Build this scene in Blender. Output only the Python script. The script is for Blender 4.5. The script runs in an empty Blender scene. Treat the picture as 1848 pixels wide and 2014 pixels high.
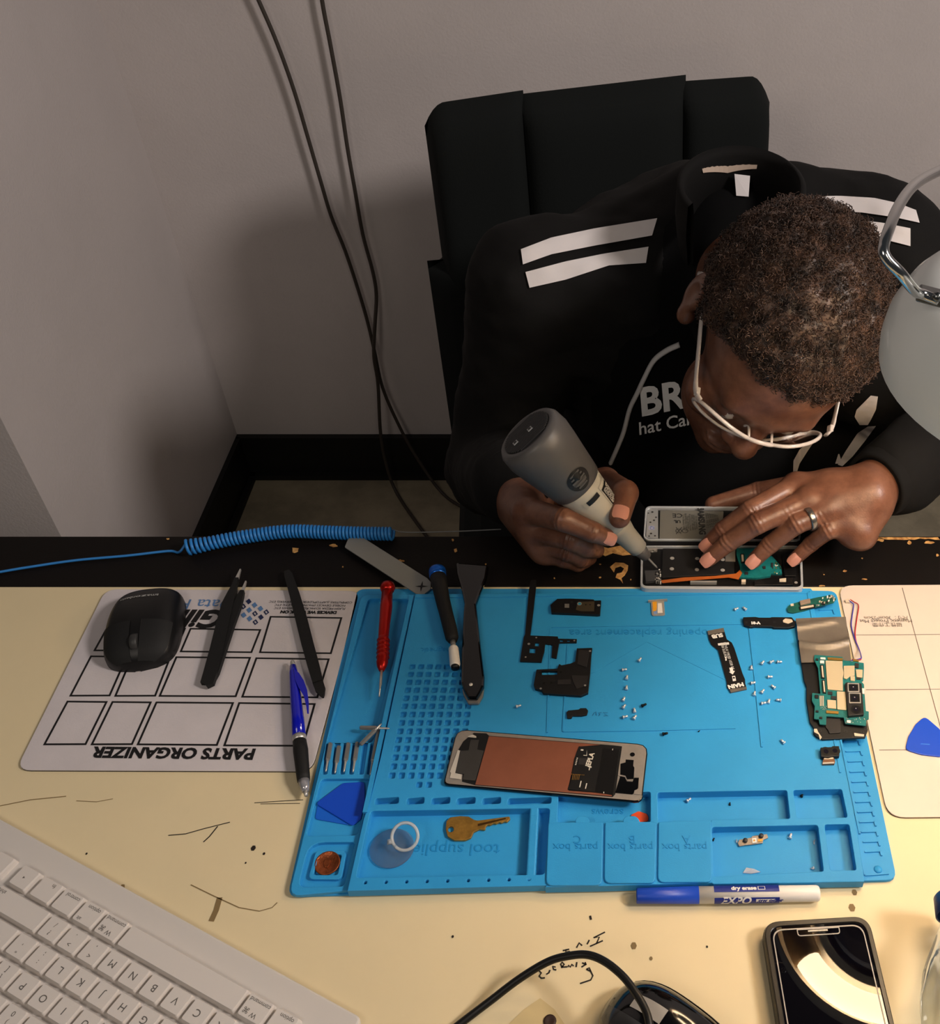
import bpy, bmesh, math, random
import numpy as np
from mathutils import Vector, Matrix
random.seed(7)
C = bpy.context.scene.collection
PI = math.pi
# ---------------------------------------------------------------- camera geometry (frame 1848 x 2014)
FW, FH = 1848, 2014
FOC, PITCH, CX, CY = 2066.75, math.radians(43.357), FW/2+312.77, FH/2+46.08
DESK = 0.74
CAM = Vector((0, 0, DESK+0.7225))
_cp, _sp = math.cos(PITCH), math.sin(PITCH)
AX_R, AX_U, AX_F = Vector((1, 0, 0)), Vector((0, _sp, _cp)), Vector((0, _cp, -_sp))

def ray(px, py):
    return AX_F + AX_R*((px-CX)/FOC) + AX_U*((CY-py)/FOC)
def at(px, py, h=0.0):                 # point on the horizontal plane h above the desk top
    d = ray(px, py); return CAM + d*((DESK+h-CAM.z)/d.z)
def aty(px, py, y):                    # point on the vertical plane y
    d = ray(px, py); return CAM + d*(y/d.y)
def atx(px, py, x):
    d = ray(px, py); return CAM + d*(x/d.x)
def atd(px, py, depth):
    return CAM + ray(px, py)*depth
def proj(p):
    d = Vector(p)-CAM; z = d.dot(AX_F)
    return (CX+FOC*d.dot(AX_R)/z, CY-FOC*d.dot(AX_U)/z, z)

# ---------------------------------------------------------------- materials
def lin(c):
    return tuple(((v/255)/12.92 if v/255 <= .04045 else ((v/255+.055)/1.055)**2.4) for v in c)
MATS = {}
def mat(name, rgb, rough=.5, metal=0, var=0, vscale=30, bump=0, bscale=200, spec=.5, coat=0, trans=0, ior=1.45, emit=0, alpha=1, rgb2=None, sheen=0):
    if name in MATS: return MATS[name]
    m = bpy.data.materials.new(name); m.use_nodes = True
    nt = m.node_tree; b = nt.nodes['Principled BSDF']
    col = lin(rgb)+(1,)
    b.inputs['Base Color'].default_value = col
    b.inputs['Roughness'].default_value = rough
    b.inputs['Metallic'].default_value = metal
    b.inputs['Specular IOR Level'].default_value = spec
    b.inputs['Coat Weight'].default_value = coat
    b.inputs['Transmission Weight'].default_value = trans
    b.inputs['IOR'].default_value = ior
    b.inputs['Alpha'].default_value = alpha
    b.inputs['Sheen Weight'].default_value = sheen
    if emit:
        b.inputs['Emission Color'].default_value = col; b.inputs['Emission Strength'].default_value = emit
    tc = nt.nodes.new('ShaderNodeTexCoord')
    if var or rgb2:
        n = nt.nodes.new('ShaderNodeTexNoise'); n.inputs['Scale'].default_value = vscale; n.inputs['Detail'].default_value = 6
        n.inputs['Roughness'].default_value = .65
        nt.links.new(tc.outputs['Object'], n.inputs['Vector'])
        r = nt.nodes.new('ShaderNodeMix'); r.data_type = 'RGBA'
        c2 = lin(rgb2) if rgb2 else tuple(v*(1-var) for v in col[:3])
        r.inputs['A'].default_value = col; r.inputs['B'].default_value = tuple(c2)+(1,)
        mr = nt.nodes.new('ShaderNodeMapRange'); mr.inputs['From Min'].default_value = .38; mr.inputs['From Max'].default_value = .62
        nt.links.new(n.outputs['Fac'], mr.inputs['Value']); nt.links.new(mr.outputs['Result'], r.inputs['Factor'])
        nt.links.new(r.outputs['Result'], b.inputs['Base Color'])
    if bump:
        n2 = nt.nodes.new('ShaderNodeTexNoise'); n2.inputs['Scale'].default_value = bscale; n2.inputs['Detail'].default_value = 4
        nt.links.new(tc.outputs['Object'], n2.inputs['Vector'])
        bp = nt.nodes.new('ShaderNodeBump'); bp.inputs['Strength'].default_value = bump; bp.inputs['Distance'].default_value = .002
        nt.links.new(n2.outputs['Fac'], bp.inputs['Height']); nt.links.new(bp.outputs['Normal'], b.inputs['Normal'])
    MATS[name] = m
    return m

# ---------------------------------------------------------------- mesh builder
class MB:
    def __init__(s): s.v = []; s.f = []; s.mi = []; s.mats = []; s.smooth = []
    def _m(s, m):
        if m not in s.mats: s.mats.append(m)
        return s.mats.index(m)
    def add(s, vs, fs, m=None, smooth=False):
        b = len(s.v); s.v.extend(Vector(v) for v in vs); k = s._m(m)
        for f in fs: s.f.append(tuple(b+i for i in f)); s.mi.append(k); s.smooth.append(smooth)
        return s
    def mesh(s, me, m=None, M=None, smooth=False):
        M = M or Matrix.Identity(4)
        return s.add([M @ v.co for v in me.vertices], [tuple(p.vertices) for p in me.polygons], m, smooth)
    def box(s, c, size, M=None, m=None, bev=0):
        bm = bmesh.new(); bmesh.ops.create_cube(bm, size=1)
        bmesh.ops.scale(bm, vec=size, verts=bm.verts)
        if bev: bmesh.ops.bevel(bm, geom=bm.edges[:], offset=bev, segments=2, affect='EDGES', profile=.5)
        R = M or Matrix.Identity(3)
        vs = [Vector(c)+(R @ v.co) for v in bm.verts]; bm.verts.index_update()
        fs = [tuple(v.index for v in f.verts) for f in bm.faces]; bm.free()
        return s.add(vs, fs, m)
    def prism(s, pts, z0, z1, m=None, bev=0, smooth=False):          # pts: world xy list, vertical prism (concave allowed)
        me = plate_mesh([pts], z0, z1, bev); s.mesh(me, m, smooth=smooth); bpy.data.meshes.remove(me); return s
    def tube(s, pts, r, n=10, m=None, caps=True, smooth=True, closed=False, flat=1.0, up=None):
        pts = [Vector(p) for p in pts]; N = len(pts)
        rs = r if isinstance(r, (list, tuple)) else [r]*N
        vs = []; T0 = None; nrm = None
        for i, p in enumerate(pts):
            if closed: t = pts[(i+1) % N]-pts[i-1]
            else: t = pts[min(i+1, N-1)]-pts[max(i-1, 0)]
            if t.length < 1e-9: t = Vector((0, 0, 1))
            t.normalize()
            if nrm is None:
                a = Vector(up) if up else (Vector((0, 0, 1)) if abs(t.z) < .9 else Vector((1, 0, 0)))
                nrm = (a-t*a.dot(t)).normalized()
            else:
                nrm = nrm-t*nrm.dot(t)
                nrm = nrm.normalized() if nrm.length > 1e-6 else t.orthogonal().normalized()
            b = t.cross(nrm)
            for k in range(n):
                a = 2*PI*k/n
                vs.append(p+b*(math.cos(a)*rs[i])+nrm*(math.sin(a)*rs[i]*flat))
        fs = []
        for i in range(N if closed else N-1):
            j = (i+1) % N
            for k in range(n):
                fs.append((i*n+k, i*n+(k+1) % n, j*n+(k+1) % n, j*n+k))
        if caps and not closed:
            fs.append(tuple(range(n))[::-1]); fs.append(tuple((N-1)*n+k for k in range(n)))
        return s.add(vs, fs, m, smooth)
    def lathe(s, prof, p0, axis, n=24, m=None, smooth=True, flat=1.0, up=None, caps=True):   # prof: (t along axis, radius)
        ax = Vector(axis).normalized()
        a = Vector(up) if up else (Vector((0, 0, 1)) if abs(ax.z) < .9 else Vector((1, 0, 0)))
        e2 = (a-ax*a.dot(ax)).normalized(); e1 = ax.cross(e2)
        vs = []; fs = []
        for t, r in prof:
            for k in range(n):
                an = 2*PI*k/n
                vs.append(Vector(p0)+ax*t+e1*(math.cos(an)*r)+e2*(math.sin(an)*r*flat))
        for i in range(len(prof)-1):
            for k in range(n): fs.append((i*n+k, i*n+(k+1) % n, (i+1)*n+(k+1) % n, (i+1)*n+k))
        if caps and prof[0][1] > 1e-6: fs.append(tuple(range(n))[::-1])
        if caps and prof[-1][1] > 1e-6: fs.append(tuple((len(prof)-1)*n+k for k in range(n)))
        return s.add(vs, fs, m, smooth)
    def ball(s, c, r, n=12, m=None, M=None):
        vs = []; fs = []; k = n//2
        R = M or Matrix.Identity(3); r = r if isinstance(r, (tuple, list, Vector)) else (r, r, r)
        for i in range(k+1):
            th = PI*i/k
            for j in range(n):
                ph = 2*PI*j/n
                vs.append(Vector(c)+R @ Vector((r[0]*math.sin(th)*math.cos(ph), r[1]*math.sin(th)*math.sin(ph), r[2]*math.cos(th))))
        for i in range(k):
            for j in range(n): fs.append((i*n+j, (i+1)*n+j, (i+1)*n+(j+1) % n, i*n+(j+1) % n))
        return s.add(vs, fs, m, True)

def rnd_poly(pts, r, seg=5):
    out = []; N = len(pts); P = [Vector((p[0], p[1])) for p in pts]
    rs = r if isinstance(r, (list, tuple)) else [r]*N
    for i in range(N):
        a, b, c = P[i-1], P[i], P[(i+1) % N]
        u = (a-b); v = (c-b); lu, lv = u.length, v.length
        if rs[i] <= 0 or lu < 1e-9 or lv < 1e-9: out.append(b); continue
        u /= lu; v /= lv
        ang = math.acos(max(-1, min(1, u.dot(v))))
        if ang > 3.1: out.append(b); continue
        t = min(rs[i]/math.tan(ang/2), lu*.45, lv*.45)
        p0, p1 = b+u*t, b+v*t
        for k in range(seg+1):
            w = k/seg
            out.append(p0*(1-w)**2+b*2*w*(1-w)+p1*w*w)
    return out

def plate_mesh(loops, z0, z1, bev=0):
    """flat plate from closed xy loops (first outer, others holes), z0..z1, with a rounded rim"""
    cu = bpy.data.curves.new('t', 'CURVE'); cu.dimensions = '2D'; cu.fill_mode = 'BOTH'
    h = (z1-z0)/2; bev = min(bev, h*.95)
    cu.extrude = max(h-bev, 0); cu.bevel_depth = bev; cu.bevel_resolution = 1
    cu.offset = -bev
    for L in loops:
        sp = cu.splines.new('POLY'); sp.points.add(len(L)-1)
        for i, p in enumerate(L): sp.points[i].co = (p[0], p[1], 0, 1)
        sp.use_cyclic_u = True
    ob = bpy.data.objects.new('t', cu); C.objects.link(ob)
    dg = bpy.context.evaluated_depsgraph_get()
    me = bpy.data.meshes.new_from_object(ob.evaluated_get(dg))
    bpy.data.objects.remove(ob); bpy.data.curves.remove(cu)
    zc = (z0+z1)/2
    for v in me.vertices: v.co.z += zc
    return me

def text_mesh(body, size=1.0, ext=0, align='CENTER', bold=0, shear=0, sx=1):
    cu = bpy.data.curves.new('t', 'FONT'); cu.body = body; cu.size = size; cu.extrude = ext
    cu.align_x = align; cu.align_y = 'CENTER'; cu.offset = bold; cu.shear = shear; cu.resolution_u = 3
    ob = bpy.data.objects.new('t', cu); C.objects.link(ob)
    dg = bpy.context.evaluated_depsgraph_get()
    me = bpy.data.meshes.new_from_object(ob.evaluated_get(dg))
    bpy.data.objects.remove(ob); bpy.data.curves.remove(cu)
    if sx != 1:
        for v in me.vertices: v.co.x *= sx
    return me
def plane_M(o, xdir, ydir):            # local x,y -> given world directions at o
    x = Vector(xdir).normalized(); z = x.cross(Vector(ydir)).normalized(); y = z.cross(x)
    M = Matrix((x, y, z)).transposed().to_4x4(); M.translation = Vector(o); return M
def add_text(mb, body, size, o, xdir, ydir, m=None, **k):
    me = text_mesh(body, size, **k); mb.mesh(me, m, plane_M(o, xdir, ydir)); bpy.data.meshes.remove(me); return mb

# ---------------------------------------------------------------- objects
def tagp(o, label=None, cat=None, group=None, kind=None):
    if label: o['label'] = label
    if cat: o['category'] = cat
    if group: o['group'] = group
    if kind: o['kind'] = kind
    return o
LOCS = {}
def thing(name, label, cat, loc=(0, 0, 0), group=None):
    o = bpy.data.objects.new(name, None); C.objects.link(o); o.location = loc; o.empty_display_size = .01
    LOCS[o.name] = Vector(loc)
    return tagp(o, label, cat, group)
def build(name, mb, m, parent=None, loc=None, label=None, wn=False):
    """link a builder as ONE mesh object; world-space vertices are moved into the parent's frame"""
    off = LOCS[parent.name] if parent else Vector(loc or (0, 0, 0))
    me = bpy.data.meshes.new(name)
    me.from_pydata([tuple(v-off) for v in mb.v], [], mb.f); me.update()
    ms = mb.mats if mb.mats else [m]
    for x in ms: me.materials.append(x if x is not None else m)
    if mb.mats:
        for p, k in zip(me.polygons, mb.mi): p.material_index = k
    for p, k in zip(me.polygons, mb.smooth): p.use_smooth = k
    bm = bmesh.new(); bm.from_mesh(me); bmesh.ops.recalc_face_normals(bm, faces=bm.faces[:]); bm.to_mesh(me); bm.free()
    o = bpy.data.objects.new(name, me); C.objects.link(o)
    if parent: o.parent = parent; LOCS[o.name] = off
    else: o.location = off; LOCS[o.name] = off
    if label: o['label'] = label
    return o
def single(name, mb, m, label, cat, loc, group=None):
    return tagp(build(name, mb, m, None, loc), label, cat, group)
def struct(name, mb, m):
    return tagp(build(name, mb, m), kind='structure')
def copy_tree(o, parent=None):
    c = o.copy(); C.objects.link(c)
    if parent: c.parent = parent
    for ch in list(o.children): copy_tree(ch, c)
    return c
def catmull(P, n=8, closed=False):
    P = [Vector(p) for p in P]; out = []; N = len(P)
    rng = range(N if closed else N-1)
    for i in rng:
        p0 = P[i-1] if (i > 0 or closed) else P[0]*2-P[1]
        p1 = P[i]; p2 = P[(i+1) % N]
        p3 = P[(i+2) % N] if (i+2 < N or closed) else P[-1]*2-P[-2]
        for k in range(n):
            t = k/n
            out.append(.5*((2*p1)+(p2-p0)*t+(2*p0-5*p1+4*p2-p3)*t*t+(3*p1-p0-3*p2+p3)*t**3))
    if not closed: out.append(P[-1])
    return out
def P2(pxs, h):                        # pixel outline -> world outline on the plane h above the desk
    return [at(a, b, h) for a, b in pxs]
AMB = .032
CEIL_P = 27
ROOM_P = 4
SIDE_P = 3.6
LAMP_E = 24
LTX, LTY, LR = 0, 0, .116
# ================================================================ camera, light, room
cd = bpy.data.cameras.new('camera'); cam = bpy.data.objects.new('camera', cd); C.objects.link(cam)
cam.location = CAM; cam.rotation_euler = (PI/2-PITCH, 0, 0)
cd.sensor_fit = 'HORIZONTAL'; cd.sensor_width = 36; cd.lens = FOC/FW*36
cd.shift_x = -(CX-FW/2)/FW; cd.shift_y = (CY-FH/2)/FW; cd.clip_start = .02
bpy.context.scene.camera = cam
sc = bpy.context.scene
sc.view_settings.view_transform = 'Standard'; sc.view_settings.look = 'None'; sc.view_settings.exposure = 0

w = bpy.data.worlds.new('World'); sc.world = w; w.use_nodes = True
w.node_tree.nodes['Background'].inputs['Color'].default_value = (.85, .92, 1, 1)
w.node_tree.nodes['Background'].inputs['Strength'].default_value = AMB

def area(name, loc, target, size, power, col):
    l = bpy.data.lights.new(name, 'AREA'); l.shape = 'DISK'; l.size = size; l.energy = power; l.color = col
    o = bpy.data.objects.new(name, l); C.objects.link(o); o.location = loc
    o.rotation_euler = (Vector(target)-Vector(loc)).to_track_quat('-Z', 'Y').to_euler()
    return o
area('ceiling_light', (1.38, .18, 2.12), (0, 1.2, .6), .34, CEIL_P, (1.0, .90, .84))
area('side_fill', (-.6, -.35, 1.95), (0, .9, .78), .45, SIDE_P, (1.0, .88, .76))  # added fill, not a lamp of the room: lifts shirt front and tool hand
area('room_light', (.75, -1.1, 2.45), (0, .9, .7), .6, ROOM_P, (1.0, .87, .72))

WALL = mat('painted_plaster', (200, 192, 190), .9, var=.06, vscale=5, bump=.25, bscale=260)
WALL2 = mat('painted_plaster_side', (200, 192, 190), .9, var=.06, vscale=3, bump=.2, bscale=260)
FLOOR = mat('worn_vinyl_floor', (150, 140, 118), .6, var=.35, vscale=9, bump=.1)
BASEB = mat('black_vinyl_base', (9, 9, 9), .6)

YB, XL, YL = 1.738, -.822, 1.02
mb = MB().add([(-2.6, YB+.01, 0), (3.2, YB+.01, 0), (3.2, YB+.01, 2.6), (-2.6, YB+.01, 2.6), (-2.6, YB+.1, 0), (3.2, YB+.1, 0), (3.2, YB+.1, 2.6), (-2.6, YB+.1, 2.6)],
              [(0, 1, 2, 3), (4, 5, 6, 7), (0, 1, 5, 4), (2, 3, 7, 6), (0, 3, 7, 4), (1, 2, 6, 5)])
struct('wall_back', mb, WALL)
YL = atx(119, 1053, XL).y
mb = MB().box(((XL-2.6)/2, (YL+YB)/2+.005, 1.3), (2.6+XL, YB-YL+.01, 2.6))
struct('wall_left', mb, WALL2)
mb = MB().box((.3, .5, -.05), (5.8, 3.0, .1)); struct('floor', mb, FLOOR)
mb = MB().box(((XL+3.2)/2, YB+.003, .052), (3.2-XL, .014, .104)).box(((XL+3.2)/2, YB-.007, .006), (3.2-XL, .02, .012))
struct('baseboard_back', mb, BASEB)
mb = MB().box((XL+.004, (YL+YB)/2, .052), (.012, YB-YL-.002, .104)).box((XL+.011, (YL+YB)/2, .006), (.02, YB-YL-.002, .012))
struct('baseboard_left', mb, BASEB)

# ================================================================ desk
CREAM = mat('cream_laminate', (224, 207, 168), .42, var=.05, vscale=4, spec=.4)
BLACKP = mat('black_edge_paint', (15, 11, 9), .6, bump=.08, bscale=400, spec=.2)
WOOD = mat('bare_chipped_wood', (206, 160, 96), .85, rgb2=(150, 104, 56), vscale=150)
DARKM = mat('desk_dark_metal', (30, 30, 32), .5)
INK = mat('marker_ink', (28, 20, 14), .7)
SCUFF = mat('scuff_dirt', (128, 106, 70), .8)
STAIN = mat('faint_stain', (205, 183, 134), .5)
Y0, YS, YE = -.06, .6935, .764
XD0, XD1 = -1.25, 1.05
desk = thing('desk', 'cream topped work desk with a chipped black strip along its far edge', 'desk', (-.1, .35, 0))
mb = MB().box(((XD0+XD1)/2, (Y0+YS)/2, DESK-.015), (XD1-XD0, YS-Y0, .03)); build('desktop', mb, CREAM, desk)
mb = MB().box(((XD0+XD1)/2, (YS+YE)/2+.0003, DESK-.0155), (XD1-XD0, YE-YS, .031), bev=.0015); build('edge_strip', mb, BLACKP, desk, label='black painted strip with chipped paint')
for x in (XD0+.05, XD1-.05):
    for y in (Y0+.06, YE-.06):
        build('leg', MB().box((x, y, (DESK-.03)/2), (.05, .05, DESK-.03), bev=.004), DARKM, desk)
# chips of bare wood in the black strip
mb = MB()
rc = random.Random(3)
def chip(px, py, w, h, n=11, rot=0):
    c = at(px, py, 0); pts = []
    for k in range(n):
        a = 2*PI*k/n; r = rc.uniform(.55, 1.0)
        pts.append((px+w*r*math.cos(a), py+h*r*math.sin(a)))
    mb.add([at(a, b, .0006) for a, b in pts], [tuple(range(n))])
mb.add(P2([(1150, 1078), (1172, 1072), (1196, 1078), (1220, 1073), (1240, 1082), (1262, 1087), (1262, 1092), (1238, 1091), (1225, 1093), (1205, 1088), (1190, 1094), (1178, 1088), (1160, 1092)], .0006), [tuple(range(13))])
for q in [[(1199, 1115), (1210, 1106), (1226, 1107), (1235, 1112), (1234, 1122), (1228, 1132), (1222, 1137), (1225, 1148), (1219, 1140), (1210, 1136), (1213, 1128), (1222, 1126), (1227, 1118), (1220, 1114), (1210, 1117), (1207, 1126)]]:
    mb.add(P2(q, .0006), [tuple(range(len(q)))])
chip(580, 1082, 9, 7); chip(656, 1073, 10, 4); chip(722, 1103, 0, 0)
for a in [(890, 1062, 3, 3), (1180, 1136, 3, 2), (1090, 1137, 2, 2), (788, 1103, 8, 3), (896, 1082, 4, 5), (1732, 1062, 9, 5), (1788, 1067, 5, 5), (1826, 1067, 12, 4), (1843, 1092, 4, 3), (1661, 1123, 5, 3),
          (1620, 1130, 2, 1.5), (1695, 1098, 2, 2), (1700, 1139, 7, 2), (1660, 1060, 2, 2), (1130, 1075, 8, 3), (955, 1110, 2, 2), (674, 1115, 2, 2), (330, 1060, 4, 2), (1615, 1152, 8, 2), (1180, 1110, 3, 2), (1240, 1140, 2, 2), (1420, 1063, 2, 1)]: chip(*a)
# chipped far edge, right side: thin irregular wood line
e = [(1690, 1056.5)]
for x in range(1700, 1849, 12): e.append((x, 1056.2+rc.uniform(0, 1)))
for x in range(1848, 1689, -10): e.append((x, 1058.5+rc.uniform(0, 4)))
mb.add(P2(e, .0006), [tuple(range(len(e)))])
build('bare_wood_patch', mb, WOOD, desk, label='bare wood showing through chipped black paint')['kind'] = 'stuff'
# handwriting + scratches on the cream top: flat strokes of ink
def stroke(mb, pts, w, h=.0003, m=None):
    P = [at(a, b, h) for a, b in pts]; vs = []; fs = []
    for i, p in enumerate(P):
        t = P[min(i+1, len(P)-1)]-P[max(i-1, 0)]; n = Vector((-t.y, t.x, 0)).normalized()*w/2
        vs += [p+n, p-n]
    for i in range(len(P)-1): fs.append((2*i, 2*i+1, 2*i+3, 2*i+2))
    mb.add(vs, fs, m)
mb = MB(); Z = lambda L: [(880+a*.2814, 1850+b*.2814) for a, b in L]
for L in [[(970, 200), (1000, 215), (1015, 245), (1000, 275), (925, 300)], [(970, 200), (990, 190), (1000, 215)], [(960, 150), (968, 165), (935, 185)], [(940, 155), (970, 168)], [(903, 150), (898, 185)],
          [(880, 178), (868, 165), (858, 185), (845, 172), (840, 185)], [(835, 183), (800, 185), (790, 165), (800, 150), (815, 165), (795, 190)], [(755, 185), (735, 180), (740, 200), (760, 205)], [(715, 205), (708, 225), (690, 235)], [(680, 260), (655, 262), (640, 248), (655, 225), (640, 212)],
          [(805, 70), (850, 60)], [(830, 60), (825, 80), (855, 75)], [(900, 50), (920, 15), (940, 35)], [(975, 25), (990, -5)], [(995, 40), (1085, 0)], [(1040, 20), (1060, -25), (1020, -20), (1100, -60)]]:
    stroke(mb, Z(L), .0011)
stroke(mb, [(1160, 1801), (1162, 1809)], .0016)
build('handwriting', mb, INK, desk, label='upside-down handwriting in dark ink')
mb = MB()
for L, w_ in [([(331, 1643), (365, 1640), (400, 1630), (452, 1617)], .0008), ([(428, 1625), (412, 1645), (400, 1656)], .0009), ([(500, 1579), (560, 1575), (596, 1573)], .0006), ([(0, 1585), (60, 1573), (130, 1566)], .0008),
              ([(150, 1575), (190, 1577), (222, 1571)], .0006), ([(512, 1581), (590, 1580)], .0005), ([(375, 1740), (420, 1762), (470, 1785), (510, 1792), (535, 1785), (545, 1775)], .0007)]: stroke(mb, L, w_, .0003, SCUFF if L[0][0] in (0, 150, 375) else INK)
stroke(mb, [(432, 1765), (425, 1790), (415, 1812)], .004, .0003, SCUFF)
for x, y, r in [(498, 1668, .0019), (519, 1679, .001), (483, 1697, .0007), (170, 1679, .0008), (890, 1842, .0009), (1390, 1862, .0008)]:
    c = at(x, y, .0003); mb.add([c+Vector((r*math.cos(k*1.05), r*math.sin(k*1.05)*1.3, 0)) for k in range(6)], [tuple(range(6))], INK)
for x, y, r in [(1246, 1860, .0022), (1675, 1785, .0025), (1680, 1755, .002), (1280, 1885, .0012), (240, 1745, .002)]:
    c = at(x, y, .0003); mb.add([c+Vector((r*math.cos(k*1.05), r*math.sin(k*1.05)*1.3, 0)) for k in range(6)], [tuple(range(6))], SCUFF)
q = P2([(1000, 2014), (1030, 1985), (1062, 1963), (1090, 1985), (1110, 2014)], .0003); mb.add(q, [tuple(range(5))], STAIN)
build('scratches', mb, INK, desk, label='dark scratches and scuffs on the cream top')['kind'] = 'stuff'

# ================================================================ ring magnifier lamp
LPAINT = mat('lamp_grey_enamel', (238, 242, 240), .35, coat=.4)
LWHITE = mat('lamp_inner_white', (235, 230, 220), .6)
CHROME = mat('chrome', (200, 200, 200), .16, metal=1)
TUBE = mat('lit_ring_tube', (255, 226, 186), .5, emit=LAMP_E)
TAN = mat('tube_base_tan', (150, 122, 78), .5)
LENS = mat('magnifier_glass', (245, 250, 250), .02, trans=1, ior=1.5)
LCEN = Vector((.268, .53, 1.12))
lamp = thing('magnifier_lamp', 'grey enamel ring magnifier lamp with a bent chrome arm at the right edge', 'lamp', LCEN)
LT = Matrix.Rotation(math.radians(LTX), 4, 'X') @ Matrix.Rotation(math.radians(LTY), 4, 'Y')
LM = Matrix.Translation(LCEN) @ LT
def lathe_in(prof, n=72):
    m_ = MB(); m_.lathe(prof, (0, 0, 0), (0, 0, 1), n, up=(0, 1, 0), caps=False); m_.v = [LM @ v for v in m_.v]; return m_
RO = LR
build('lamp_shade', lathe_in([(-.022, RO*.995), (-.012, RO), (0, RO*.985), (.014, RO*.93), (.026, RO*.84), (.033, RO*.74), (.036, RO*.64), (.036, RO*.6), (.030, RO*.585), (-.006, RO*.585)]), LPAINT, lamp)
build('reflector', lathe_in([(-.022, RO*.985), (-.012, RO*.985), (.008, RO*.93), (.018, RO*.84), (.022, RO*.7), (.02, RO*.6), (-.008, RO*.6)]), LWHITE, lamp, label='white inner reflector')
build('lens', lathe_in([(.002, 0), (.0035, RO*.3), (.002, RO*.595), (-.002, RO*.595), (-.0035, RO*.3), (-.002, 0)]), LENS, lamp)
m_ = MB(); RT = RO*.78
a0, a1 = math.radians(205), math.radians(205+318)
m_.tube([(RT*math.cos(a0+(a1-a0)*k/64), RT*math.sin(a0+(a1-a0)*k/64), -.006) for k in range(65)], RO*.115, 12); m_.v = [LM @ v for v in m_.v]
build('ring_tube', m_, TUBE, lamp)
m_ = MB(); m_.tube([(RT*math.cos(a1+(2*PI-(a1-a0))*k/8), RT*math.sin(a1+(2*PI-(a1-a0))*k/8), -.007) for k in range(9)], RO*.135, 14); m_.v = [LM @ v for v in m_.v]
build('tube_base', m_, TAN, lamp)
# arm: chrome rod from the bracket, up and out of the frame
def on_lamp(px, py, dz=0): # depth of the shade's top under a pixel
    d = ray(px, py); n = (LT.to_3x3() @ Vector((0, 0, 1))); o = LCEN+n*(.036+dz); return CAM+d*((o-CAM).dot(n)/d.dot(n))
b0 = on_lamp(1846, 590, .004); b1 = on_lamp(1800, 578, .006); dB = proj(b1)[2]
arm = catmull([b0, on_lamp(1815, 579, .006), on_lamp(1798, 571, .010), atd(1770, 537, dB-.018), atd(1744, 510, dB-.022), atd(1737, 488, dB-.022), atd(1746, 455, dB-.016), atd(1768, 403, dB), atd(1800, 362, dB+.02), atd(1848, 335, dB+.05), atd(1930, 300, dB+.1), atd(2100, 262, dB+.2)], 6)
arm += catmull([arm[-1], Vector((.56, .70, 1.32)), Vector((.68, .70, 1.28)), Vector((.76, .66, 1.10)), Vector((.80, .62, .78)), Vector((.80, .62, DESK+.03))], 8)[1:]
build('clamp_base', MB().lathe([(0, .03), (.004, .031), (.03, .026), (.034, .012), (.05, .010)], (.80, .62, DESK+.0006), (0, 0, 1), 24), mat('bracket_metal', (120, 122, 122), .3, metal=1), lamp)
build('arm', MB().tube(arm, .0031, 12), CHROME, lamp, label='bent chrome arm')
ax = (b0-b1).normalized()
mb = MB().box(on_lamp(1830, 582, .004), (.015, .0075, .008), M=Matrix((ax, Vector((0, 0, 1)).cross(ax).normalized(), ax.cross(Vector((0, 0, 1)).cross(ax)).normalized())).transposed(), bev=.0012)
mb.ball(on_lamp(1842, 584, .009), .003, 12)
build('arm_bracket', mb, mat('bracket_metal', (120, 122, 122), .3, metal=1), lamp)
# ================================================================ parts organizer mat (left)
WHITEM = mat('white_mat_vinyl', (205, 198, 200), .55, var=.07, vscale=18, bump=.05, bscale=600)
BLK = mat('black_print', (14, 13, 15), .6)
BLU = mat('blue_print', (84, 122, 170), .6)
NAVY = mat('navy_print', (26, 38, 78), .6)
RUBK = mat('mat_rubber_back', (24, 22, 24), .8)
z2 = .4113; O = lambda L: [(a*z2, 1040+b*z2) for a, b in L]
org = O([(505, 288), (1722, 296), (1490, 1158), (75, 1153)])
h = .0022
om = thing('organizer_mat', 'white printed sorting mat with black outlined boxes left of the blue mat', 'mat', at(380, 1340, 0))
W_ = rnd_poly(P2(org, h), [.012, .012, .012, .012], 6)
mb = MB(); mb.prism(W_, DESK+.0009, DESK+h, WHITEM, bev=.0004); mb.prism(W_, DESK, DESK+.0009, RUBK); build('mat_sheet', mb, WHITEM, om)
def frame_px(mb, q, wd, h, m=None):          # outlined quad, line width in metres
    P = [Vector(p) for p in P2(q, h)]; c = sum(P, Vector())/4; Q = []
    for i in range(4):
        a, b, d = P[i-1], P[i], P[(i+1) % 4]
        u = (b-a).normalized(); v = (d-b).normalized()
        Q.append(b-u*wd+v*wd)
    mb.add(P+Q, [(i, (i+1) % 4, 4+(i+1) % 4, 4+i) for i in range(4)], m)
mb = MB()
for q in [[(320, 822), (516, 824), (412, 1034), (205, 1035)], [(535, 824), (727, 826), (634, 1034), (432, 1035)], [(745, 826), (1120, 829), (1040, 1038), (652, 1035)], [(1140, 829), (1510, 834), (1452, 1042), (1066, 1040)],
          [(432, 606), (612, 608), (527, 801), (330, 802)], [(628, 608), (820, 610), (745, 802), (545, 803)], [(840, 610), (1201, 613), (1130, 805), (757, 803)], [(1222, 615), (1577, 620), (1520, 810), (1152, 807)],
          [(510, 468), (690, 470), (630, 585), (445, 585)], [(715, 470), (890, 474), (840, 590), (650, 588)], [(908, 474), (1250, 480), (1205, 594), (858, 590)], [(1290, 417), (1637, 423), (1585, 599), (1237, 594)]]:
    frame_px(mb, O(q), .0018, h+.0002)
build('box_outline', mb, BLK, om)
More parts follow.
